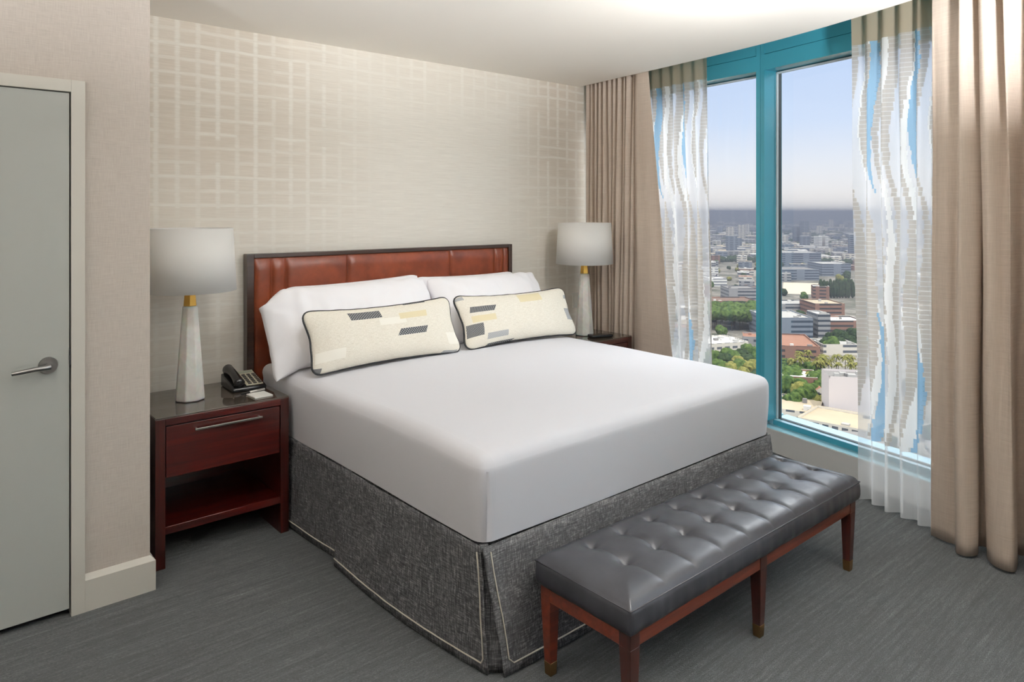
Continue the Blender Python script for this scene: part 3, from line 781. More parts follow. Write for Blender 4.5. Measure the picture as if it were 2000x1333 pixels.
pillow('pillow', 0.94, 0.46, 0.20, M['pillowcase'], 'white pillow nearest the far lamp, behind the right cream cushion', 'pillow', (2.945, 3.485, 0.790), R(58), R(2), R(-0.5), seed=3, wr=0.015)
rL = [(.31, .47, .70, .84, -.02, 'd'), (.45, .59, .58, .68, 0, 'w'), (.56, .72, .64, .74, 0, 'y'), (.53, .69, .41, .50, .25, 'd'), (.0, .10, .0, .13, 0, 'd'), (.03, .25, .22, .36, 0, 'w'), (.60, .73, .93, 1.0, .1, 'd'),
      (.76, .90, .0, .07, .3, 'g'), (.84, .98, .20, .38, 0, 'w')]
rR = [(.10, .30, .60, .69, .3, 'd'), (.02, .19, .26, .44, 0, 'd'), (.0, .12, .84, .95, .1, 'g'), (.22, .37, .16, .27, 0, 'g'), (.86, .98, .34, .52, 0, 'g'), (.91, 1.0, .68, .75, .1, 'g'), (.22, .40, .0, .06, .3, 'd'), (.50, .66, .70, .9, 0, 'y'), (.1, .3, .46, .55, 0, 'y')]
pillow('lumbar_cushion', 0.94, 0.345, 0.13, m_lumbar('cream_woven_blocks_one', rL), 'cream lumbar cushion with black piping, left one, checked patch at its lower corner', 'cushion', (1.985, 3.285, 0.785), R(66), R(-1.5), R(0.6), pipe=M['black_piping'], seed=21, pinch=0.15, wr=0.005, rnd=0.022)
pillow('lumbar_cushion', 0.98, 0.345, 0.13, m_lumbar('cream_woven_blocks_two', rR), 'cream lumbar cushion with black piping, right one, grey patch near its far end', 'cushion', (2.945, 3.285, 0.785), R(64), R(1.5), R(-0.8), pipe=M['black_piping'], seed=33, pinch=0.15, wr=0.005, rnd=0.022)

# ------------------------------------------------------------------ bench
BX0, BX1, BY0, BY1 = 1.662, 3.238, 1.383, 1.800
bench = empty('bench', ((BX0 + BX1) / 2, (BY0 + BY1) / 2, 0), 'long charcoal leather bench with button tufting at the foot of the bed', 'bench')
BUT = [(1.85 + 0.165 * k, y) for k in range(9) for y in (1.560, 1.715)]
def bF(i, j):
    x = BX0 + (BX1 - BX0) * i / 330; y = BY0 + (BY1 - BY0) * j / 96
    d = min(math.hypot((x - a) * 0.92, y - b) for a, b in BUT)
    h = 0.026 * (1 - math.exp(-(d / 0.027) ** 1.25)) - 0.006 * math.exp(-(d / 0.010) ** 2)
    dx = min(abs(x - a) for a, b in BUT)
    h -= 0.0042 * math.exp(-(dx / 0.0032)) * (1 if d > 0.01 else 0) + 0.004 * math.exp(-(dx / 0.018) ** 2)
    # little pleats running into each button
    a, b = min(BUT, key=lambda q: math.hypot(x - q[0], y - q[1])); an = math.atan2(y - b, x - a)
    h += 0.0008 * math.sin(an * 5 + a * 9) * math.exp(-((d - 0.022) / 0.012) ** 2)
    e = min(x - BX0, BX1 - x, y - BY0, BY1 - y)
    h = h * (1 - math.exp(-max(e, 0) / 0.028)) - 0.008 * math.exp(-max(e, 0) / 0.008)
    h += 0.0012 * nz(x * 11, y * 11, 0)
    return (x, y, 0.404 + h)
bm = bmesh.new(); V = grid(bm, bF, 330, 96)
def ring_side(ring, zs, off):
    prev = ring
    for z, o_ in zip(zs, off):
        cur = []
        for v in ring:
            x, y = v.co.x, v.co.y
            sx = -1 if x <= BX0 + 1e-5 else (1 if x >= BX1 - 1e-5 else 0); sy = -1 if y <= BY0 + 1e-5 else (1 if y >= BY1 - 1e-5 else 0)
            k = o_ + 0.0022 * nz(x * 26, y * 26, z * 4)
            if sx and sy: k *= 0.35
            cur.append(bm.verts.new((x + sx * k, y + sy * k, z)))
        n = len(ring)
        for q in range(n): bm.faces.new((prev[(q + 1) % n], prev[q], cur[q], cur[(q + 1) % n]))
        prev = cur
    return prev
ring = [V[i][0] for i in range(331)] + [V[330][j] for j in range(1, 97)] + [V[i][96] for i in range(329, -1, -1)] + [V[0][j] for j in range(95, 0, -1)]
last = ring_side(ring, [0.392, 0.380, 0.36, 0.34, 0.325, 0.316], [0.004, 0.007, 0.009, 0.009, 0.006, 0.0])
bm.faces.new(last[::-1]); bmesh.ops.recalc_face_normals(bm, faces=bm.faces)
cu = obj('seat_cushion', bm, M['black_leather'], bench, smooth=180)
wp = bmesh.new(); c = 0.004
tube(wp, [(BX0 - c, BY0 - c, 0.393), ((BX0 + BX1) / 2, BY0 - c, 0.394), (BX1 + c, BY0 - c, 0.393), (BX1 + c, BY1 + c, 0.393), ((BX0 + BX1) / 2, BY1 + c, 0.393), (BX0 - c, BY1 + c, 0.393)], 0.0022, 8, closed=True)
obj('welt', wp, M['black_leather'], cu, smooth=180)
for k, (a, b) in enumerate(BUT):
    bb = bmesh.new(); bmesh.ops.create_uvsphere(bb, u_segments=14, v_segments=8, radius=0.0085, matrix=Matrix.Translation((a, b, 0.398)) @ Matrix.Scale(0.45, 4, (0, 0, 1)))
    obj('button', bb, M['black_leather'], cu, smooth=180)
obj('rail', B((BX0 + 0.022, BX1 - 0.022, BY0 + 0.012, BY0 + 0.040, 0.263, 0.316), (BX0 + 0.022, BX1 - 0.022, BY1 - 0.040, BY1 - 0.012, 0.263, 0.316),
              (BX0 + 0.012, BX0 + 0.040, BY0 + 0.040, BY1 - 0.040, 0.263, 0.316), (BX1 - 0.040, BX1 - 0.012, BY0 + 0.040, BY1 - 0.040, 0.263, 0.316)), M['rail_wood'], bench, bevel=0.0015)
for x in (BX0 + 0.034, 2.447, BX1 - 0.034):
    for y in (BY0 + 0.032, BY1 - 0.032):
        bm = bmesh.new(); sy = 1 if y > 1.6 else -1; sx = 0 if abs(x - 2.447) < 0.1 else (-1 if x < 2.4 else 1)
        frustum(bm, (x, y, 0.262), (0.046, 0.046), (x, y, 0.3155), (0.046, 0.046)); frustum(bm, (x + sx * -0.003, y, 0.045), (0.031, 0.031), (x, y, 0.262), (0.046, 0.046))
        lg = obj('leg', bm, M['leg_wood'] if sy < 0 else M['rail_wood'], bench, bevel=0.0015)
        bm = bmesh.new(); frustum(bm, (x + sx * -0.003, y, 0.0), (0.0285, 0.0285), (x + sx * -0.003, y, 0.046), (0.0325, 0.0325)); obj('ferrule', bm, M['brass_dark'], lg, bevel=0.001)['label'] = 'brass foot cap'

# ------------------------------------------------------------------ nightstands
def nightstand(x0, x1, label):
    y0, y1 = 3.414, 3.93; n = empty('nightstand', ((x0 + x1) / 2, (y0 + y1) / 2, 0), label, 'nightstand')
    t = 0.042
    obj('side_panel', B((x0, x0 + t, y0, y1, 0, 0.672)), M['wood_v'], n, bevel=0.0015)
    obj('side_panel', B((x1 - t, x1, y0, y1, 0, 0.672)), M['wood_v'], n, bevel=0.0015)
    obj('top_rail', B((x0 + t, x1 - t, y0, y1, 0.640, 0.672)), M['wood'], n, bevel=0.0015)
    obj('back_panel', B((x0 + t, x1 - t, y1 - 0.02, y1, 0.12, 0.640)), M['wood'], n)
    obj('shelf', B((x0 + t, x1 - t, y0 + 0.004, y1 - 0.02, 0.150, 0.184)), M['wood'], n, bevel=0.0015)
    obj('drawer_box', B((x0 + t, x1 - t, y0 + 0.026, y1 - 0.02, 0.405, 0.640)), M['wood'], n)
    dr = obj('drawer', B((x0 + t + 0.004, x1 - t - 0.004, y0 + 0.003, y0 + 0.025, 0.405, 0.634)), M['wood'], n, bevel=0.001)
    xm = (x0 + x1) / 2 + 0.01; h = bmesh.new()
    box(h, xm - 0.155, xm + 0.155, y0 - 0.028, y0 - 0.019, 0.601, 0.610); box(h, xm - 0.150, xm - 0.142, y0 - 0.019, y0 + 0.003, 0.601, 0.609); box(h, xm + 0.142, xm + 0.150, y0 - 0.019, y0 + 0.003, 0.601, 0.609)
    obj('bar_handle', h, M['metal'], dr, bevel=0.001)['label'] = 'slim satin metal bar handle'
    obj('glass_top', B((x0 + 0.001, x1 - 0.001, y0 + 0.001, y1 - 0.001, 0.672, 0.680)), M['glass_top'], n, bevel=0.001)['label'] = 'dark glass sheet'
    return n
nightstand(0.846, 1.462, 'dark cherry nightstand with an open shelf beside the left pillar')
nightstand(3.520, 4.120, 'dark cherry nightstand on the window side, mostly hidden by the bed')

# ------------------------------------------------------------------ lamps
def lamp(x, y, label, rot):
    n = empty('table_lamp', (x, y, 0.6805), label, 'lamp')
    bm = bmesh.new(); lathe(bm, (x, y, 0.6805), [(0.064, 0), (0.069, 0.005), (0.070, 0.012), (0.0365, 0.455), (0.030, 0.461)], 8, rot)
    obj('base', bm, M['stone'], n, bevel=0.012)['label'] = 'tapered white alabaster'
    bm = bmesh.new(); lathe(bm, (x, y, 0.6805), [(0.0335, 0.461), (0.0255, 0.545), (0.0255, 0.56)], 6, rot)
    obj('neck', bm, M['brass'], n, bevel=0.0015)['label'] = 'faceted brass'
    bm = bmesh.new(); lathe(bm, (x, y, 0.6805), [(0.005, 0.56), (0.005, 0.80)], 12); 
    for k in range(3): tube(bm, [(x, y, 1.48), (x + 0.193 * math.cos(k * 2.094), y + 0.193 * math.sin(k * 2.094), 1.505)], 0.0018, 6)
    obj('harp', bm, M['brass'], n, smooth=60)
    bm = bmesh.new(); bmesh.ops.create_uvsphere(bm, u_segments=16, v_segments=10, radius=0.03, matrix=Matrix.Translation((x, y, 1.36)))
    obj('bulb', bm, M['shade'], n, smooth=180)
    bm = bmesh.new(); lathe(bm, (x, y, 0), [(0.213, 1.215), (0.197, 1.522)], 72, cap=False)
    o = obj('lamp_shade', bm, M['shade'], n, smooth=180); solidify(o, 0.002)
    return n
lamp(1.064, 3.66, 'white drum lamp standing on the near nightstand by the telephone', 0.2)
lamp(3.868, 3.66, 'white drum lamp standing in front of the gathered drape', 0.55)

# ------------------------------------------------------------------ telephone, pen, note pad, far handset
def telephone():
    cx, cy, z = 1.352, 3.735, 0.6805; n = empty('telephone', (cx, cy, z), 'black desk telephone with a pale keypad beside the near lamp', 'telephone')
    Rz = Matrix.Translation((cx, cy, z)) @ Matrix.Rotation(R(-2), 4, 'Z')
    def wedge(x0, x1, y0, y1, h0, h1, z0=0.0):
        bm = bmesh.new(); vs = [bm.verts.new(Rz @ Vector(p)) for p in ((x0, y0, z0), (x1, y0, z0), (x1, y1, z0), (x0, y1, z0), (x0, y0, h0), (x1, y0, h0), (x1, y1, h1), (x0, y1, h1))]
        for f in ((0, 3, 2, 1), (4, 5, 6, 7), (0, 1, 5, 4), (1, 2, 6, 5), (2, 3, 7, 6), (3, 0, 4, 7)): bm.faces.new([vs[i] for i in f])
        return bm
    bd = obj('phone_body', wedge(-0.085, 0.085, -0.105, 0.105, 0.022, 0.066), M['black_plastic'], n, bevel=0.008)
    sl = (0.066 - 0.022) / 0.21
    hz = lambda y: 0.022 + (y + 0.105) * sl
    obj('key_panel', wedge(-0.012, 0.074, -0.088, 0.094, hz(-0.088) + 0.002, hz(0.094) + 0.002, 0.01), M['silver_panel'], bd, bevel=0.001)
    obj('display', wedge(-0.004, 0.066, 0.060, 0.086, hz(0.060) + 0.0035, hz(0.086) + 0.0035, 0.02), M['screen'], bd)
    for r in range(6):
        for c_ in range(3):
            x = 0.001 + c_ * 0.026; y = -0.078 + r * 0.0215
            obj('key', wedge(x, x + 0.017, y, y + 0.012, hz(y) + 0.006, hz(y + 0.012) + 0.006, 0.015), M['key'], bd, bevel=0.001)
    hb = bmesh.new(); P = []
    for k in range(25):
        f = k / 24; y = -0.100 + 0.205 * f; zz = hz(y) + 0.016 + 0.014 * math.sin(PI * f); P.append(Rz @ Vector((-0.050, y, zz)))
    tube(hb, P, [0.021 + 0.009 * (abs(2 * k / 24 - 1) ** 2) if 0 < k < 24 else 0.018 for k in range(25)], 16)
    obj('handset', hb, M['black_plastic'], n, smooth=70)
telephone()
npd = bmesh.new(); A = Matrix.Translation((1.352, 3.512, 0.6805)) @ Matrix.Rotation(R(3), 4, 'Z')
for q in box(npd, -0.046, 0.046, -0.052, 0.052, 0, 0.006): q.co = A @ q.co
tag(obj('note_pad', npd, M['paper'], bevel=0.0005), 'small white note pad near the front edge of the nightstand', 'note pad')
pen = empty('pen', (1.345, 3.585, 0.6805), 'silver and black pen lying behind the note pad', 'pen')
bm = bmesh.new(); tube(bm, [(1.283, 3.578, 0.686), (1.330, 3.588, 0.686)], 0.0045, 12); obj('barrel', bm, M['black_plastic'], pen, smooth=60)
bm = bmesh.new(); tube(bm, [(1.330, 3.588, 0.686), (1.412, 3.604, 0.686)], 0.0055, 12); obj('cap', bm, M['paper'], pen, smooth=60)
bm = bmesh.new(); tube(bm, [(1.370, 3.590, 0.691), (1.408, 3.598, 0.691)], 0.0015, 6); obj('clip', bm, M['metal'], pen, smooth=60)
hs = bmesh.new()
A = Matrix.Translation((3.90, 3.515, 0.6805)) @ Matrix.Rotation(R(-20), 4, 'Z')
for q in box(hs, -0.10, 0.075, -0.04, 0.04, 0, 0.022): q.co = A @ q.co
tag(obj('handset', hs, M['black_plastic'], bevel=0.008), 'flat black handset at the foot of the far lamp', 'telephone')

# ------------------------------------------------------------------ fill lamps added out of view to brighten the room
def glow(name, c, s):
    t = NT(name); e = t.n('ShaderNodeEmission'); e.inputs[0].default_value = c; e.inputs[1].default_value = s; return t.done(e.outputs[0])
LIT = glow('lit_opal_disc', (1.0, 0.95, 0.89, 1), 14.0)
LIT2 = glow('fill_uplight_glow', (0.965, 0.975, 1.0, 1), 2250.0)
LIT3 = glow('fill_uplight_glow_dim', (0.965, 0.975, 1.0, 1), 800.0)
def flush(x, y, label, m, r=0.16):
    n = empty('ceiling_lamp', (x, y, CEIL), label, 'ceiling lamp')
    bm = bmesh.new(); lathe(bm, (x, y, CEIL), [(r, -0.045), (r + 0.01, -0.045), (r + 0.01, 0.0)], 40, cap=False)
    obj('metal_rim', bm, M['metal'], n, smooth=40)
    bm = bmesh.new(); lathe(bm, (x, y, CEIL), [(r, -0.042), (r, -0.030)], 40); obj('diffuser', bm, m, n, smooth=40)
    return n
def fill_uplight(x, y, label, m):  # uplight added out of view to brighten the ceiling
    n = empty('fill_uplight_lamp', (x, y, 0), label, 'fill light')
    bm = bmesh.new(); lathe(bm, (x, y, 0), [(0.14, 0.0), (0.14, 0.02), (0.012, 0.03), (0.012, 1.70)], 28); obj('pole', bm, M['dark_metal'], n, smooth=40)
    bm = bmesh.new(); lathe(bm, (x, y, 1.70), [(0.02, 0.0), (0.10, 0.03), (0.17, 0.10), (0.165, 0.10), (0.095, 0.04)], 40); obj('bowl', bm, M['dark_metal'], n, smooth=40)
    bm = bmesh.new(); lathe(bm, (x, y, 1.70), [(0.135, 0.072), (0.135, 0.078)], 32); obj('diffuser', bm, m, n, smooth=40)
    return n
def spot(x, y, aim, watts, label, size=118):  # spot added out of view to brighten the headboard wall and pillows
    n = empty('fill_ceiling_spot', (x, y, CEIL), label, 'ceiling lamp')
    bm = bmesh.new(); lathe(bm, (x, y, CEIL), [(0.085, -0.004), (0.105, -0.004), (0.105, 0.0)], 36, cap=False); lathe(bm, (x, y, CEIL), [(0.085, -0.004), (0.07, 0.0)], 36, cap=False)
    obj('trim_ring', bm, M['metal'], n, smooth=40)
    ld = bpy.data.lights.new('spot_light', 'SPOT'); ld.energy = watts; ld.spot_size = R(size); ld.spot_blend = 1.0; ld.shadow_soft_size = 0.10; ld.color = (1.0, 0.99, 0.985)
    lo = bpy.data.objects.new('spot_light', ld); COL.objects.link(lo); lo.location = (x, y, CEIL - 0.115)
    lo.rotation_euler = (Vector((x, y, CEIL)) - Vector(aim)).to_track_quat('Z', 'Y').to_euler()
spot(2.75, 1.45, (3.45, 4.0, 1.95), 54, 'unseen fill light added in the ceiling above the bench')
spot(1.30, 2.15, (1.7, 4.0, 1.7), 26, 'unseen fill light added in the ceiling above the left side of the bed')
fill_uplight(2.15, -0.12, 'unseen uplight added for fill near the windows', LIT2)
fill_uplight(-1.3, 1.5, 'unseen uplight added for fill on the entry side', LIT3)

# ------------------------------------------------------------------ the city below the tower
GZ = -90.0
RC = random.Random(11)
def m_roof(name, c, v=(30, 0.12)):
    return plain(name, c, 0.9, var=(0.12, tuple(max(0, int(q * 0.86)) for q in c)), spec=0.1)
def m_facade(name, c, win, fl=3.6, bay=3.2):
    t = NT(name); X, Y, Z = t.sep(t.co('Object'))
    a = t.math('FRACT', t.math('DIVIDE', Z, fl)); b = t.math('FRACT', t.math('DIVIDE', t.math('ADD', X, Y), bay))
    w = t.math('MULTIPLY', t.math('MULTIPLY', t.math('GREATER_THAN', a, 0.38), t.math('LESS_THAN', a, 0.82)), t.math('MULTIPLY', t.math('GREATER_THAN', b, 0.2), t.math('LESS_THAN', b, 0.85)))
    return t.done(t.pbr(t.mix(w, lin(c), lin(win)), 0.8, spec=0.1))
ROOFS = [m_roof('roof_white', (228, 226, 220)), m_roof('roof_pale_grey', (186, 184, 180)), m_roof('roof_grey', (142, 140, 138)), m_roof('roof_tan', (196, 182, 158)), m_roof('roof_terracotta', (166, 124, 104)), m_roof('roof_brown', (132, 110, 98))]
WALLS = [m_facade('facade_cream', (206, 200, 188), (96, 100, 106)), m_facade('facade_grey', (150, 150, 150), (70, 76, 84)), m_facade('facade_blue_grey', (124, 132, 142), (66, 76, 88)), m_facade('facade_brick', (140, 108, 94), (70, 66, 66)), m_facade('facade_white', (222, 220, 214), (120, 124, 130))]
PLAINW = [plain('render_wall_white', (206, 198, 196), 0.85, spec=0.1), plain('render_wall_pink', (190, 168, 162), 0.85, spec=0.1)]
def m_leaf(name, a, b):
    t = NT(name); return t.done(t.pbr(t.ramp(t.noise(t.co('Object'), 0.6, 4), ((0.35, a), (0.65, b))), 0.9, spec=0.1))
LEAF = [m_leaf('leaf_green', (46, 66, 36), (92, 112, 56)), m_leaf('leaf_dark', (34, 48, 34), (62, 78, 48)), m_leaf('leaf_olive', (92, 96, 48), (142, 138, 78))]
BARK = plain('bark', (96, 84, 72), 0.9)
def m_ground():
    t = NT('city_ground'); a = t.noise(t.world((1, 1, 1)), 0.012, 5, 0.65); b = t.noise(t.world((1, 1, 1)), 0.06, 4, 0.7)
    f = t.math('ADD', t.math('MULTIPLY', a, 0.5), t.math('MULTIPLY', b, 0.5))
    return t.done(t.pbr(t.ramp(f, ((0.36, (70, 78, 60)), (0.48, (112, 110, 102)), (0.56, (138, 134, 126)), (0.66, (176, 168, 150)))), 0.95, spec=0.1))
bm = bmesh.new(); prism(bm, [(30, -3000), (14000, -3000), (14000, 14000), (30, 14000)], GZ - 2, GZ)
struct('ground', bm, m_ground())

def obb(bm, a, u, v, w, d, z0, z1, mi=0, roof=None):
    P = [a, a + u * w, a + u * w + v * d, a + v * d]
    lo = [bm.verts.new((p.x, p.y, z0)) for p in P]; hi = [bm.verts.new((p.x, p.y, z1)) for p in P]
    fs = [bm.faces.new((lo[i], lo[(i + 1) % 4], hi[(i + 1) % 4], hi[i])) for i in range(4)]
    for f in fs: f.material_index = mi
    f = bm.faces.new(hi); f.material_index = roof if roof is not None else mi
    return fs
def building(a, u, w, d, h, wall, roof, label, group=None, units=2, parapet=True, parts=True, seed=0, name='building', gable=False):
    v = Vector((-u.y, u.x)); v = v if v.dot(a) > 0 else -v
    rr = random.Random(seed * 7 + 3)
    bm = bmesh.new()
    obb(bm, a, u, v, w, d, GZ - 1, GZ + h, 0, 1)
    t = 0.5
    if parapet and not gable:
        for q in ((a, w, t), (a + v * (d - t), w, t)): obb(bm, q[0], u, v, q[1], q[2], GZ + h, GZ + h + 0.9, 0, 1)
        for q in (a, a + u * (w - t)): obb(bm, q, u, v, t, d, GZ + h, GZ + h + 0.9, 0, 1)
    if gable:
        A, Bq = a - u * 0.8 - v * 0.8, a + u * (w + 0.8) - v * 0.8; C_, D_ = Bq + v * (d + 1.6), A + v * (d + 1.6); r0, r1 = (A + Bq) / 2, (C_ + D_) / 2; zz = GZ + h
        V = [bm.verts.new((p.x, p.y, z)) for p, z in ((A, zz), (Bq, zz), (C_, zz), (D_, zz), (r0, zz + w * 0.36), (r1, zz + w * 0.36))]
        for f, mi in (((0, 1, 4), 0), ((2, 3, 5), 0), ((1, 2, 5, 4), 1), ((3, 0, 4, 5), 1)): bm.faces.new([V[i] for i in f]).material_index = mi
    bmesh.ops.recalc_face_normals(bm, faces=bm.faces)
    c = a + u * w / 2 + v * d / 2
    if not parts:
        for k in range(units):
            s = rr.uniform(2, 4); p = a + u * rr.uniform(1, max(1.1, w - s - 1)) + v * rr.uniform(1, max(1.1, d - s - 1)); obb(bm, p, u, v, s, s, GZ + h, GZ + h + rr.uniform(1, 2.4), 1, 1)
        o = obj(name, bm, [wall, roof], at=(c.x, c.y, GZ)); tag(o, label, 'building', group); return o
    n = empty(name, (c.x, c.y, GZ), label, 'building', group)
    b = obj('walls', bm, [wall, roof], n)
    for k in range(units):
        ub = bmesh.new(); s = rr.uniform(1.5, 3.5); p = a + u * rr.uniform(1, max(1.1, w - s - 1)) + v * rr.uniform(1, max(1.1, d - s - 1)); obb(ub, p, u, v, s, s * 0.8, GZ + h, GZ + h + rr.uniform(0.8, 2.0)); bmesh.ops.recalc_face_normals(ub, faces=ub.faces)
        obj('rooftop_unit', ub, rr.choice(ROOFS[:3]), n)
    return n
def by_view(p0, p1, py, depth, h, wall, roof, label, **k):
    a = Vector(ground(p0, py[0], GZ)); b = Vector(ground(p1, py[1], GZ)); u = (b - a); w = u.length; u.normalize()
    taken.append(((a + b) / 2 + Vector((a.x, a.y)).normalized() * depth / 2, max(w, depth) * 0.62 + 4))
    return building(a, u, w, depth, h, wall, roof, label, **k)
taken = []
W, RF = WALLS, ROOFS
by_view(1619, 1700, (827, 832), 16, 19.5, PLAINW[0], RF[2], 'tall windowless pale block close below at the right of the window', seed=1, units=5)
by_view(1556, 1700, (850, 880), 24, 6.5, W[0], RF[3], 'low tan-roofed building at the foot of the windowless block', seed=2, units=2)
by_view(1500, 1598, (822, 835), 28, 5, W[0], RF[3], 'low building with a sandy flat roof just above the window sill', seed=3, units=3)
by_view(1586, 1619, (792, 794), 16, 6, W[0], RF[4], 'small gabled house beside the windowless block', seed=4, gable=True, units=0)
by_view(1534, 1560, (760, 765), 14, 5, W[0], RF[4], 'small gabled house among trees left of the gabled one', seed=5, gable=True, units=0)
by_view(1500, 1602, (702, 706), 46, 8, W[3], RF[4], 'long terracotta-roofed building beyond the palm trees', seed=6, units=3)
by_view(1608, 1676, (694, 694), 22, 6, W[0], RF[1], 'pale grey low building right of the long terracotta roof', seed=7)
by_view(1500, 1588, (664, 664), 40, 15, W[2], RF[1], 'dark-fronted grey block with a white roof edge', seed=8, units=5)
by_view(1598, 1622, (662, 662), 20, 17, W[1], RF[0], 'narrow grey block right of the dark-fronted one', seed=9)
by_view(1622, 1690, (652, 652), 24, 9, W[3], RF[0], 'brick building with a white roof behind the right sheer edge', seed=10)
by_view(1592, 1650, (616, 616), 34, 9.5, W[3], RF[3], 'red brick building below the row of dark poplars', seed=11)
by_view(1500, 1592, (606, 606), 30, 5, W[1], RF[1], 'wide low grey building below the sandy lot', seed=12)
by_view(1528, 1604, (520, 520), 60, 22, W[2], RF[1], 'wide blue-grey office block in the hazy middle distance', seed=13)
by_view(1524, 1600, (548, 548), 50, 14, W[2], RF[2], 'blue-grey block standing right behind the sandy lot', seed=14)
by_view(1606, 1662, (540, 540), 50, 17, W[2], RF[1], 'long blue-grey block behind the poplars', seed=15)
by_view(1556, 1563, (477, 477), 30, 48, W[2], RF[2], 'dark slim tower in the hazy distance, left of the pair', seed=16, units=1, parts=False)
by_view(1570, 1580, (478, 478), 30, 66, W[2], RF[2], 'dark slim tower in the hazy distance, taller one of the pair', seed=17, units=1, parts=False)
by_view(1600, 1606, (494, 494), 30, 36, W[4], RF[0], 'white slab tower in the distance, left of two', seed=18, units=1, parts=False)
by_view(1612, 1618, (494, 494), 30, 38, W[4], RF[0], 'white slab tower in the distance, right of two', seed=19, units=1, parts=False)
by_view(1590, 1600, (492, 492), 24, 14, W[4], RF[0], 'low white block at the foot of the white slab towers', seed=20, units=1, parts=False)
by_view(1384, 1462, (700, 694), 26, 8, W[0], RF[0], 'white-roofed building with rooftop units in the left window pane', seed=21, units=7)
by_view(1384, 1478, (600, 600), 34, 5, W[3], RF[5], 'wide low brown-roofed building above the green grove', seed=22)
by_view(1424, 1480, (588, 588), 30, 12, W[1], RF[2], 'grey block above the brown roof in the left window pane', seed=23)
by_view(1384, 1420, (560, 560), 30, 9, W[4], RF[0], 'white-roofed block in the left pane beside the sheer curtain', seed=24)
# sandy lot
p = [Vector(ground(x, y, GZ)) for x, y in ((1528, 574), (1604, 576), (1602, 554), (1530, 552))]
bm = bmesh.new(); prism(bm, [(q.x, q.y) for q in p], GZ, GZ + 0.15); o = obj('sandy_lot', bm, plain('sand', (222, 208, 184), 0.95, var=(0.05, (196, 182, 160)))); tag(o, 'bare sandy lot left of the dark poplar row', 'lot')
taken.append((sum(p, Vector((0, 0))) / 4, 60))

# trees
def tree_mesh(kind, seed, sub=3):
    bm = bmesh.new(); rr = random.Random(seed)
    if kind == 'round':
        for k in range(6):
            r = rr.uniform(2.4, 3.6); a = rr.uniform(0, 6.28); q = rr.uniform(0, 2.6)
            bmesh.ops.create_icosphere(bm, subdivisions=sub, radius=r, matrix=Matrix.Translation((q * math.cos(a), q * math.sin(a), rr.uniform(3.8, 6.8))))
    elif kind == 'poplar':
        bmesh.ops.create_icosphere(bm, subdivisions=sub, radius=1.0, matrix=Matrix.Translation((0, 0, 8.5)) @ Matrix.Diagonal((2.1, 2.1, 8.5, 1)))
    elif kind == 'flat':
        for k in range(9):
            a = rr.uniform(0, 6.28); q = rr.uniform(0, 5)
            bmesh.ops.create_icosphere(bm, subdivisions=sub, radius=1.0, matrix=Matrix.Translation((q * math.cos(a), q * math.sin(a), rr.uniform(8, 10))) @ Matrix.Diagonal((4, 4, 2.6, 1)))
    for v in bm.verts: v.co += v.co.normalized() * 0.0 + Vector((nz(v.co.x, v.co.y, v.co.z + seed, 0.9), nz(v.co.y, v.co.z, v.co.x + seed, 0.9), nz(v.co.z, v.co.x, v.co.y, 0.9))) * 1.0
    me = bpy.data.meshes.new('crown'); bm.to_mesh(me); bm.free()
    return me
def trunk_mesh(h, r):
    bm = bmesh.new(); lathe(bm, (0, 0, 0), [(r, 0), (r * 0.7, h)], 8); me = bpy.data.meshes.new('trunk'); bm.to_mesh(me); bm.free(); me.materials.append(BARK); return me
def palm_mesh(seed):
    bm = bmesh.new(); rr = random.Random(seed)
    for k in range(26):
        a = k * 2.4; el = rr.uniform(-0.9, 1.1); L = rr.uniform(2.6, 3.4); c, s = math.cos(a), math.sin(a); P = []
        for q in range(5):
            f = q / 4; rad = L * f * math.cos(el * 0.7); z = L * f * math.sin(el) - 1.3 * f * f * (1.2 + el); w = 0.45 * math.sin(PI * (0.15 + 0.8 * f)); P.append((bm.verts.new((rad * c - w * s, rad * s + w * c, z)), bm.verts.new((rad * c, rad * s, z + 0.18)), bm.verts.new((rad * c + w * s, rad * s - w * c, z))))
        for A, Bq in zip(P[:-1], P[1:]): bm.faces.new((A[0], A[1], Bq[1], Bq[0])); bm.faces.new((A[1], A[2], Bq[2], Bq[1]))
    me = bpy.data.meshes.new('fronds'); bm.to_mesh(me); bm.free(); me.materials.append(LEAF[2]); return me
CR = {}
for kind in ('round', 'flat', 'poplar'):
    for li in range(3):
        for s_ in range(2):
            me = tree_mesh(kind, s_ * 5 + li); me.materials.append(LEAF[li]); CR[(kind, li, s_)] = me
            for pl in me.polygons: pl.use_smooth = True
TRK, TRT = trunk_mesh(5.0, 0.28), trunk_mesh(11.5, 0.24)
PALM = [palm_mesh(1), palm_mesh(2)]
def tree(x, y, s, kind, li, label, group, name='tree', near=False):
    me = CR[(kind, li, RC.randint(0, 1))]
    if near:
        n = empty(name, (x, y, GZ), label, 'tree', group)
        c = bpy.data.objects.new('crown', me); COL.objects.link(c); c.parent = n; c.scale = (s, s, s); c.rotation_euler.z = RC.uniform(0, 6)
        k = bpy.data.objects.new('trunk', TRK); COL.objects.link(k); k.parent = n; k.scale = (s, s, s)
        return n
    o = bpy.data.objects.new(name, me); COL.objects.link(o); o.location = (x, y, GZ - 1.5 * s); o.scale = (s, s, s); o.rotation_euler.z = RC.uniform(0, 6)
    return tag(o, label, 'tree', group)
def scatter(n, x0, x1, y0, y1, kind, lis, s0, s1, label, group, near, name='tree'):
    for k in range(n):
        px = RC.uniform(x0, x1); py = RC.uniform(y0, y1); x, y = ground(px, py, GZ)
        tree(x, y, RC.uniform(s0, s1), kind, RC.choice(lis), label, group, name, near)
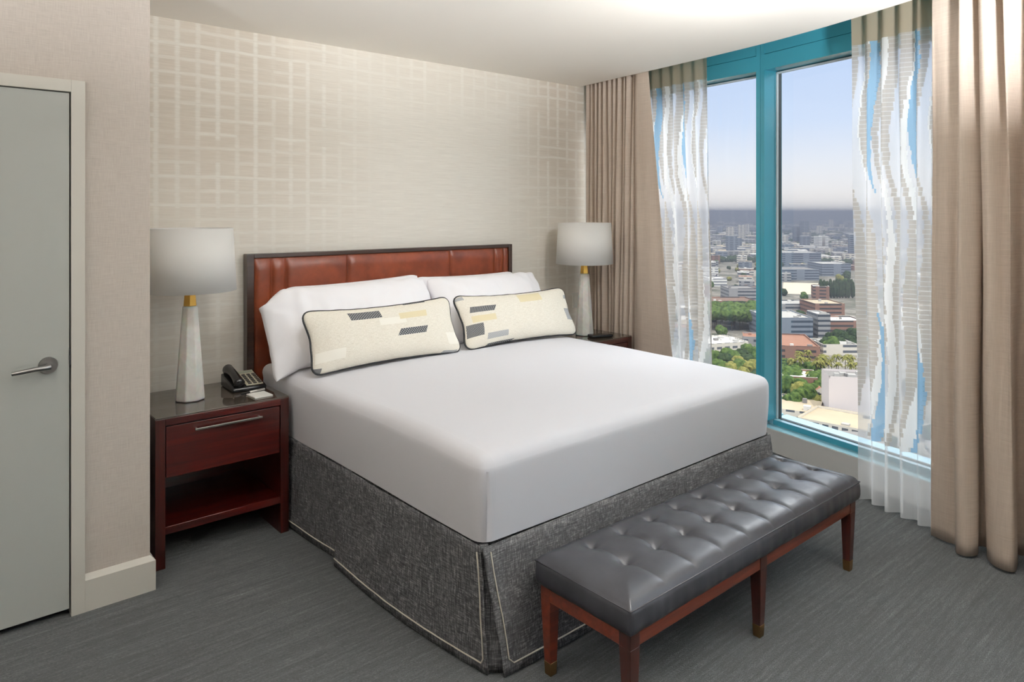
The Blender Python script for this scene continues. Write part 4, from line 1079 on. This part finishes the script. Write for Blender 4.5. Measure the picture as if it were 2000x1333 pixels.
scatter(26, 1530, 1612, 758, 818, 'round', [0, 2, 0], 0.8, 1.35, 'bushy green tree just above the sandy roof near the window sill', 'trees close below the window', True)
scatter(30, 1388, 1484, 704, 770, 'round', [0, 2, 1], 0.8, 1.3, 'bushy tree beyond the bed in the lower left window pane', 'trees low in the left pane', True)
scatter(20, 1386, 1480, 628, 648, 'flat', [0], 1.1, 1.5, 'broad flat-topped bright green tree of the grove in the left pane', 'green grove in the left pane', True)
scatter(16, 1530, 1600, 725, 752, 'round', [1, 0], 0.7, 1.1, 'dark bushy tree growing under the palms', 'trees under the palms', True)
scatter(14, 1600, 1690, 668, 690, 'round', [0, 1], 0.7, 1.1, 'green tree between the pale grey roofs at the right', 'trees between the right roofs', True)
for k in range(22):
    px = 1604 + 60 * (k % 11) / 10 + RC.uniform(-1.5, 1.5); py = 578 + 5 * (k // 11); x, y = ground(px, py, GZ)
    tree(x, y, RC.uniform(0.95, 1.15), 'poplar', 1, 'dark upright poplar in the dense row right of the sandy lot', 'row of dark poplars', 'poplar_tree', True)
for k in range(24):
    px = RC.choice([RC.uniform(1540, 1610), RC.uniform(1600, 1676)]); py = RC.uniform(730, 758); x, y = ground(px, py, GZ)
    n = empty('palm_tree', (x, y, GZ), 'tall palm in the stand behind the pale windowless block', 'palm tree', 'stand of palms')
    s = RC.uniform(0.85, 1.15)
    c = bpy.data.objects.new('trunk', TRT); COL.objects.link(c); c.parent = n; c.scale = (s, s, s)
    c = bpy.data.objects.new('fronds', PALM[k % 2]); COL.objects.link(c); c.parent = n; c.location = (0, 0, 11.5 * s); c.scale = (s, s, s); c.rotation_euler.z = RC.uniform(0, 6)
    taken.append((Vector((x, y)), 5))
# street grid of ordinary buildings
ga = math.radians(32); GU, GV = Vector((math.cos(ga), math.sin(ga))), Vector((-math.sin(ga), math.cos(ga)))
nb = nt = 0; cells = []; outer = []
for i in range(-14, 60):
    for j in range(-50, 46):
        c = GU * (i * 27 + (i // 3) * 14) + GV * (j * 31 + (j // 2) * 12)
        r = c.length; az = math.degrees(math.atan2(c.y, c.x))
        if 330 < r < 1350 and 15.5 < az < 36.5: cells.append((r, c))
        elif 200 < r < 1350 and -14 < az < 62: outer.append(c)
cells.sort(key=lambda q: q[0])
for r, c in cells:
    if any((c - q).length < rad + 15 for q, rad in taken): continue
    side = 'left' if c.y / c.x > 0.497 else 'right'
    f = RC.random(); band = 'nearer' if r < 620 else ('middle' if r < 950 else 'farther')
    where = {'nearer': 'among the trees of the nearer streets', 'middle': 'in the middle distance', 'farther': 'in the bluish far streets'}[band]
    if f < 0.62 and nb < 230:
        w, d, h = RC.uniform(14, 24), RC.uniform(14, 27), RC.choice([4, 5, 6, 7, 8, 10, 13]) * (1 if r > 500 else 0.8)
        ri = RC.choice([0, 0, 1, 1, 2, 3, 4, 5]); hue = ['white', 'pale grey', 'grey', 'tan', 'terracotta', 'brown'][ri]
        building(c - GU * w / 2 - GV * d / 2, GU, w, d, h, RC.choice(W), RF[ri], '%s-roofed low building %s, seen through the %s pane' % (hue, where, side), group='%s roofs %s, %s pane' % (hue, where, side), units=RC.randint(1, 4), parts=False, seed=nb + 100); nb += 1
    if RC.random() < 0.7 and nt < 150:
        q = c + GU * RC.uniform(12, 18) + GV * RC.uniform(-16, 16)
        tree(q.x, q.y, RC.uniform(0.7, 1.3), 'round', RC.choice([0, 1, 1, 2]), 'street tree %s, seen through the %s pane' % (where, side), 'street trees %s, %s pane' % (where, side)); nt += 1
# beyond that, uncountable roofs and trees
class Soup:
    def __init__(s): s.v, s.f, s.m = [], [], []
    def add(s, vs, fs, ms):
        n = len(s.v); s.v += vs; s.f += [tuple(n + q for q in f) for f in fs]; s.m += ms
    def build(s, name, mats, at):
        me = bpy.data.meshes.new(name); me.from_pydata([(x - at[0], y - at[1], z - at[2]) for x, y, z in s.v], [], s.f); me.update()
        for m_ in mats: me.materials.append(m_)
        me.polygons.foreach_set('material_index', s.m)
        o = bpy.data.objects.new(name, me); COL.objects.link(o); o.location = at; return o
ib = bmesh.new(); bmesh.ops.create_icosphere(ib, subdivisions=1, radius=1.0); ib.verts.ensure_lookup_table()
IV = [v.co.copy() for v in ib.verts]; IF = [tuple(v.index for v in f.verts) for f in ib.faces]; ib.free()
bm, bt = Soup(), Soup()
def low(c, w, d, h):
    P = [c, c + GU * w, c + GU * w + GV * d, c + GV * d]
    bm.add([(p.x, p.y, GZ - 1) for p in P] + [(p.x, p.y, GZ + h) for p in P], [(0, 1, 5, 4), (1, 2, 6, 5), (2, 3, 7, 6), (3, 0, 4, 7), (4, 5, 6, 7)], [RC.choice([0, 1, 2])] * 4 + [RC.choice([3, 4, 4, 5, 5, 6])])
def bush(x, y, rr):
    bt.add([(x + v.x * rr, y + v.y * rr, GZ + 3 + v.z * rr * 0.8) for v in IV], IF, [0] * len(IF))
for c in outer:                                        # the same streets to either side of what the window shows
    if RC.random() < 0.6: low(c - GU * 9 - GV * 10, RC.uniform(14, 24), RC.uniform(14, 27), RC.choice([4, 5, 6, 8, 11]))
    for q in range(2): bush(c.x + RC.uniform(-22, 22), c.y + RC.uniform(-22, 22), RC.uniform(3, 5))
for k in range(9000):
    r = 1380 * (6.2 ** RC.random()) ; az = math.radians(RC.uniform(14, 38) if k < 5200 else RC.uniform(-14, 62)); c = Vector((math.cos(az), math.sin(az))) * r; s = (r / 1350) ** 0.45
    if any((c - q).length < rad + 25 for q, rad in taken[:30]): continue
    if RC.random() < 0.5:
        w, d, h = RC.uniform(14, 46) * s, RC.uniform(14, 30) * s, RC.choice([5, 6, 8, 10, 16]) * s ** 0.5
        if RC.random() < 0.02: h = RC.uniform(30, 55); w = d = 22
        P = [c, c + GU * w, c + GU * w + GV * d, c + GV * d]
        bm.add([(p.x, p.y, GZ - 1) for p in P] + [(p.x, p.y, GZ + h) for p in P], [(0, 1, 5, 4), (1, 2, 6, 5), (2, 3, 7, 6), (3, 0, 4, 7), (4, 5, 6, 7)], [RC.choice([0, 1, 2])] * 4 + [RC.choice([3, 4, 4, 5, 5, 6])])
    else:
        for q in range(4):
            e = c + Vector((RC.uniform(-30, 30), RC.uniform(-30, 30))) * s; rr = RC.uniform(5, 9) * s
            bt.add([(e.x + v.x * rr, e.y + v.y * rr, GZ + 3 + v.z * rr * 0.8) for v in IV], IF, [0] * len(IF))
o = bm.build('distant_city', [W[0], W[1], W[2], RF[0], RF[1], RF[2], RF[3]], (0, 0, GZ)); tag(o, 'carpet of tiny far roofs below the hazy hills', 'buildings', kind='stuff')
o = bt.build('distant_trees', [LEAF[1]], (0, 0, GZ)); tag(o, 'dark tree cover between the far roofs', 'trees', kind='stuff')
# hills on the horizon
bm = bmesh.new()
def hill(i, j):
    az = math.radians(-15 + 80 * i / 320); f = j / 24; r = 6200 + 6500 * f; x, y = r * math.cos(az), r * math.sin(az)
    a = math.degrees(az); left = 1 / (1 + math.exp(-(a - 29.5) * 1.6))
    e = math.sin(PI * min(1, f * 1.3)) ** 1.2
    z = GZ - 4 + e * (88 + 34 * left * math.exp(-((f - 0.3) / 0.3) ** 2) + 14 * nz(x, y, 0, 0.0009) + 7 * nz(x, y, 4, 0.004))
    return (x, y, z)
grid(bm, hill, 320, 24); bmesh.ops.recalc_face_normals(bm, faces=bm.faces)
struct('hills', bm, plain('hill_scrub_hazed', (96, 104, 100), 0.95, var=(0.004, (72, 82, 80)), spec=0.0), smooth=180)  # muted scrub colour also carries haze for ridges above the haze layer
# haze over the city: a real scattering layer well below and beyond the tower
t = NT('haze'); vs_ = t.n('ShaderNodeVolumeScatter'); vs_.inputs['Density'].default_value = 0.00050; vs_.inputs['Color'].default_value = (0.26, 0.28, 0.345, 1); vs_.inputs['Anisotropy'].default_value = 0.35
va = t.n('ShaderNodeVolumeAbsorption'); va.inputs['Density'].default_value = 0.00050; va.inputs['Color'].default_value = (0.26, 0.28, 0.345, 1)
ad_ = t.n('ShaderNodeAddShader'); t.put(ad_.inputs[0], vs_.outputs[0]); t.put(ad_.inputs[1], va.outputs[0])
hm = t.done(ad_.outputs[0], vol=True)
bm = bmesh.new(); prism(bm, [(180, -2900), (13900, -2900), (13900, 13900), (180, 13900)], GZ - 1.5, 16.0)
o = obj('haze_layer', bm, hm, at=(0, 0, GZ)); tag(o, 'thin bluish haze lying over the far city', 'haze', kind='stuff')
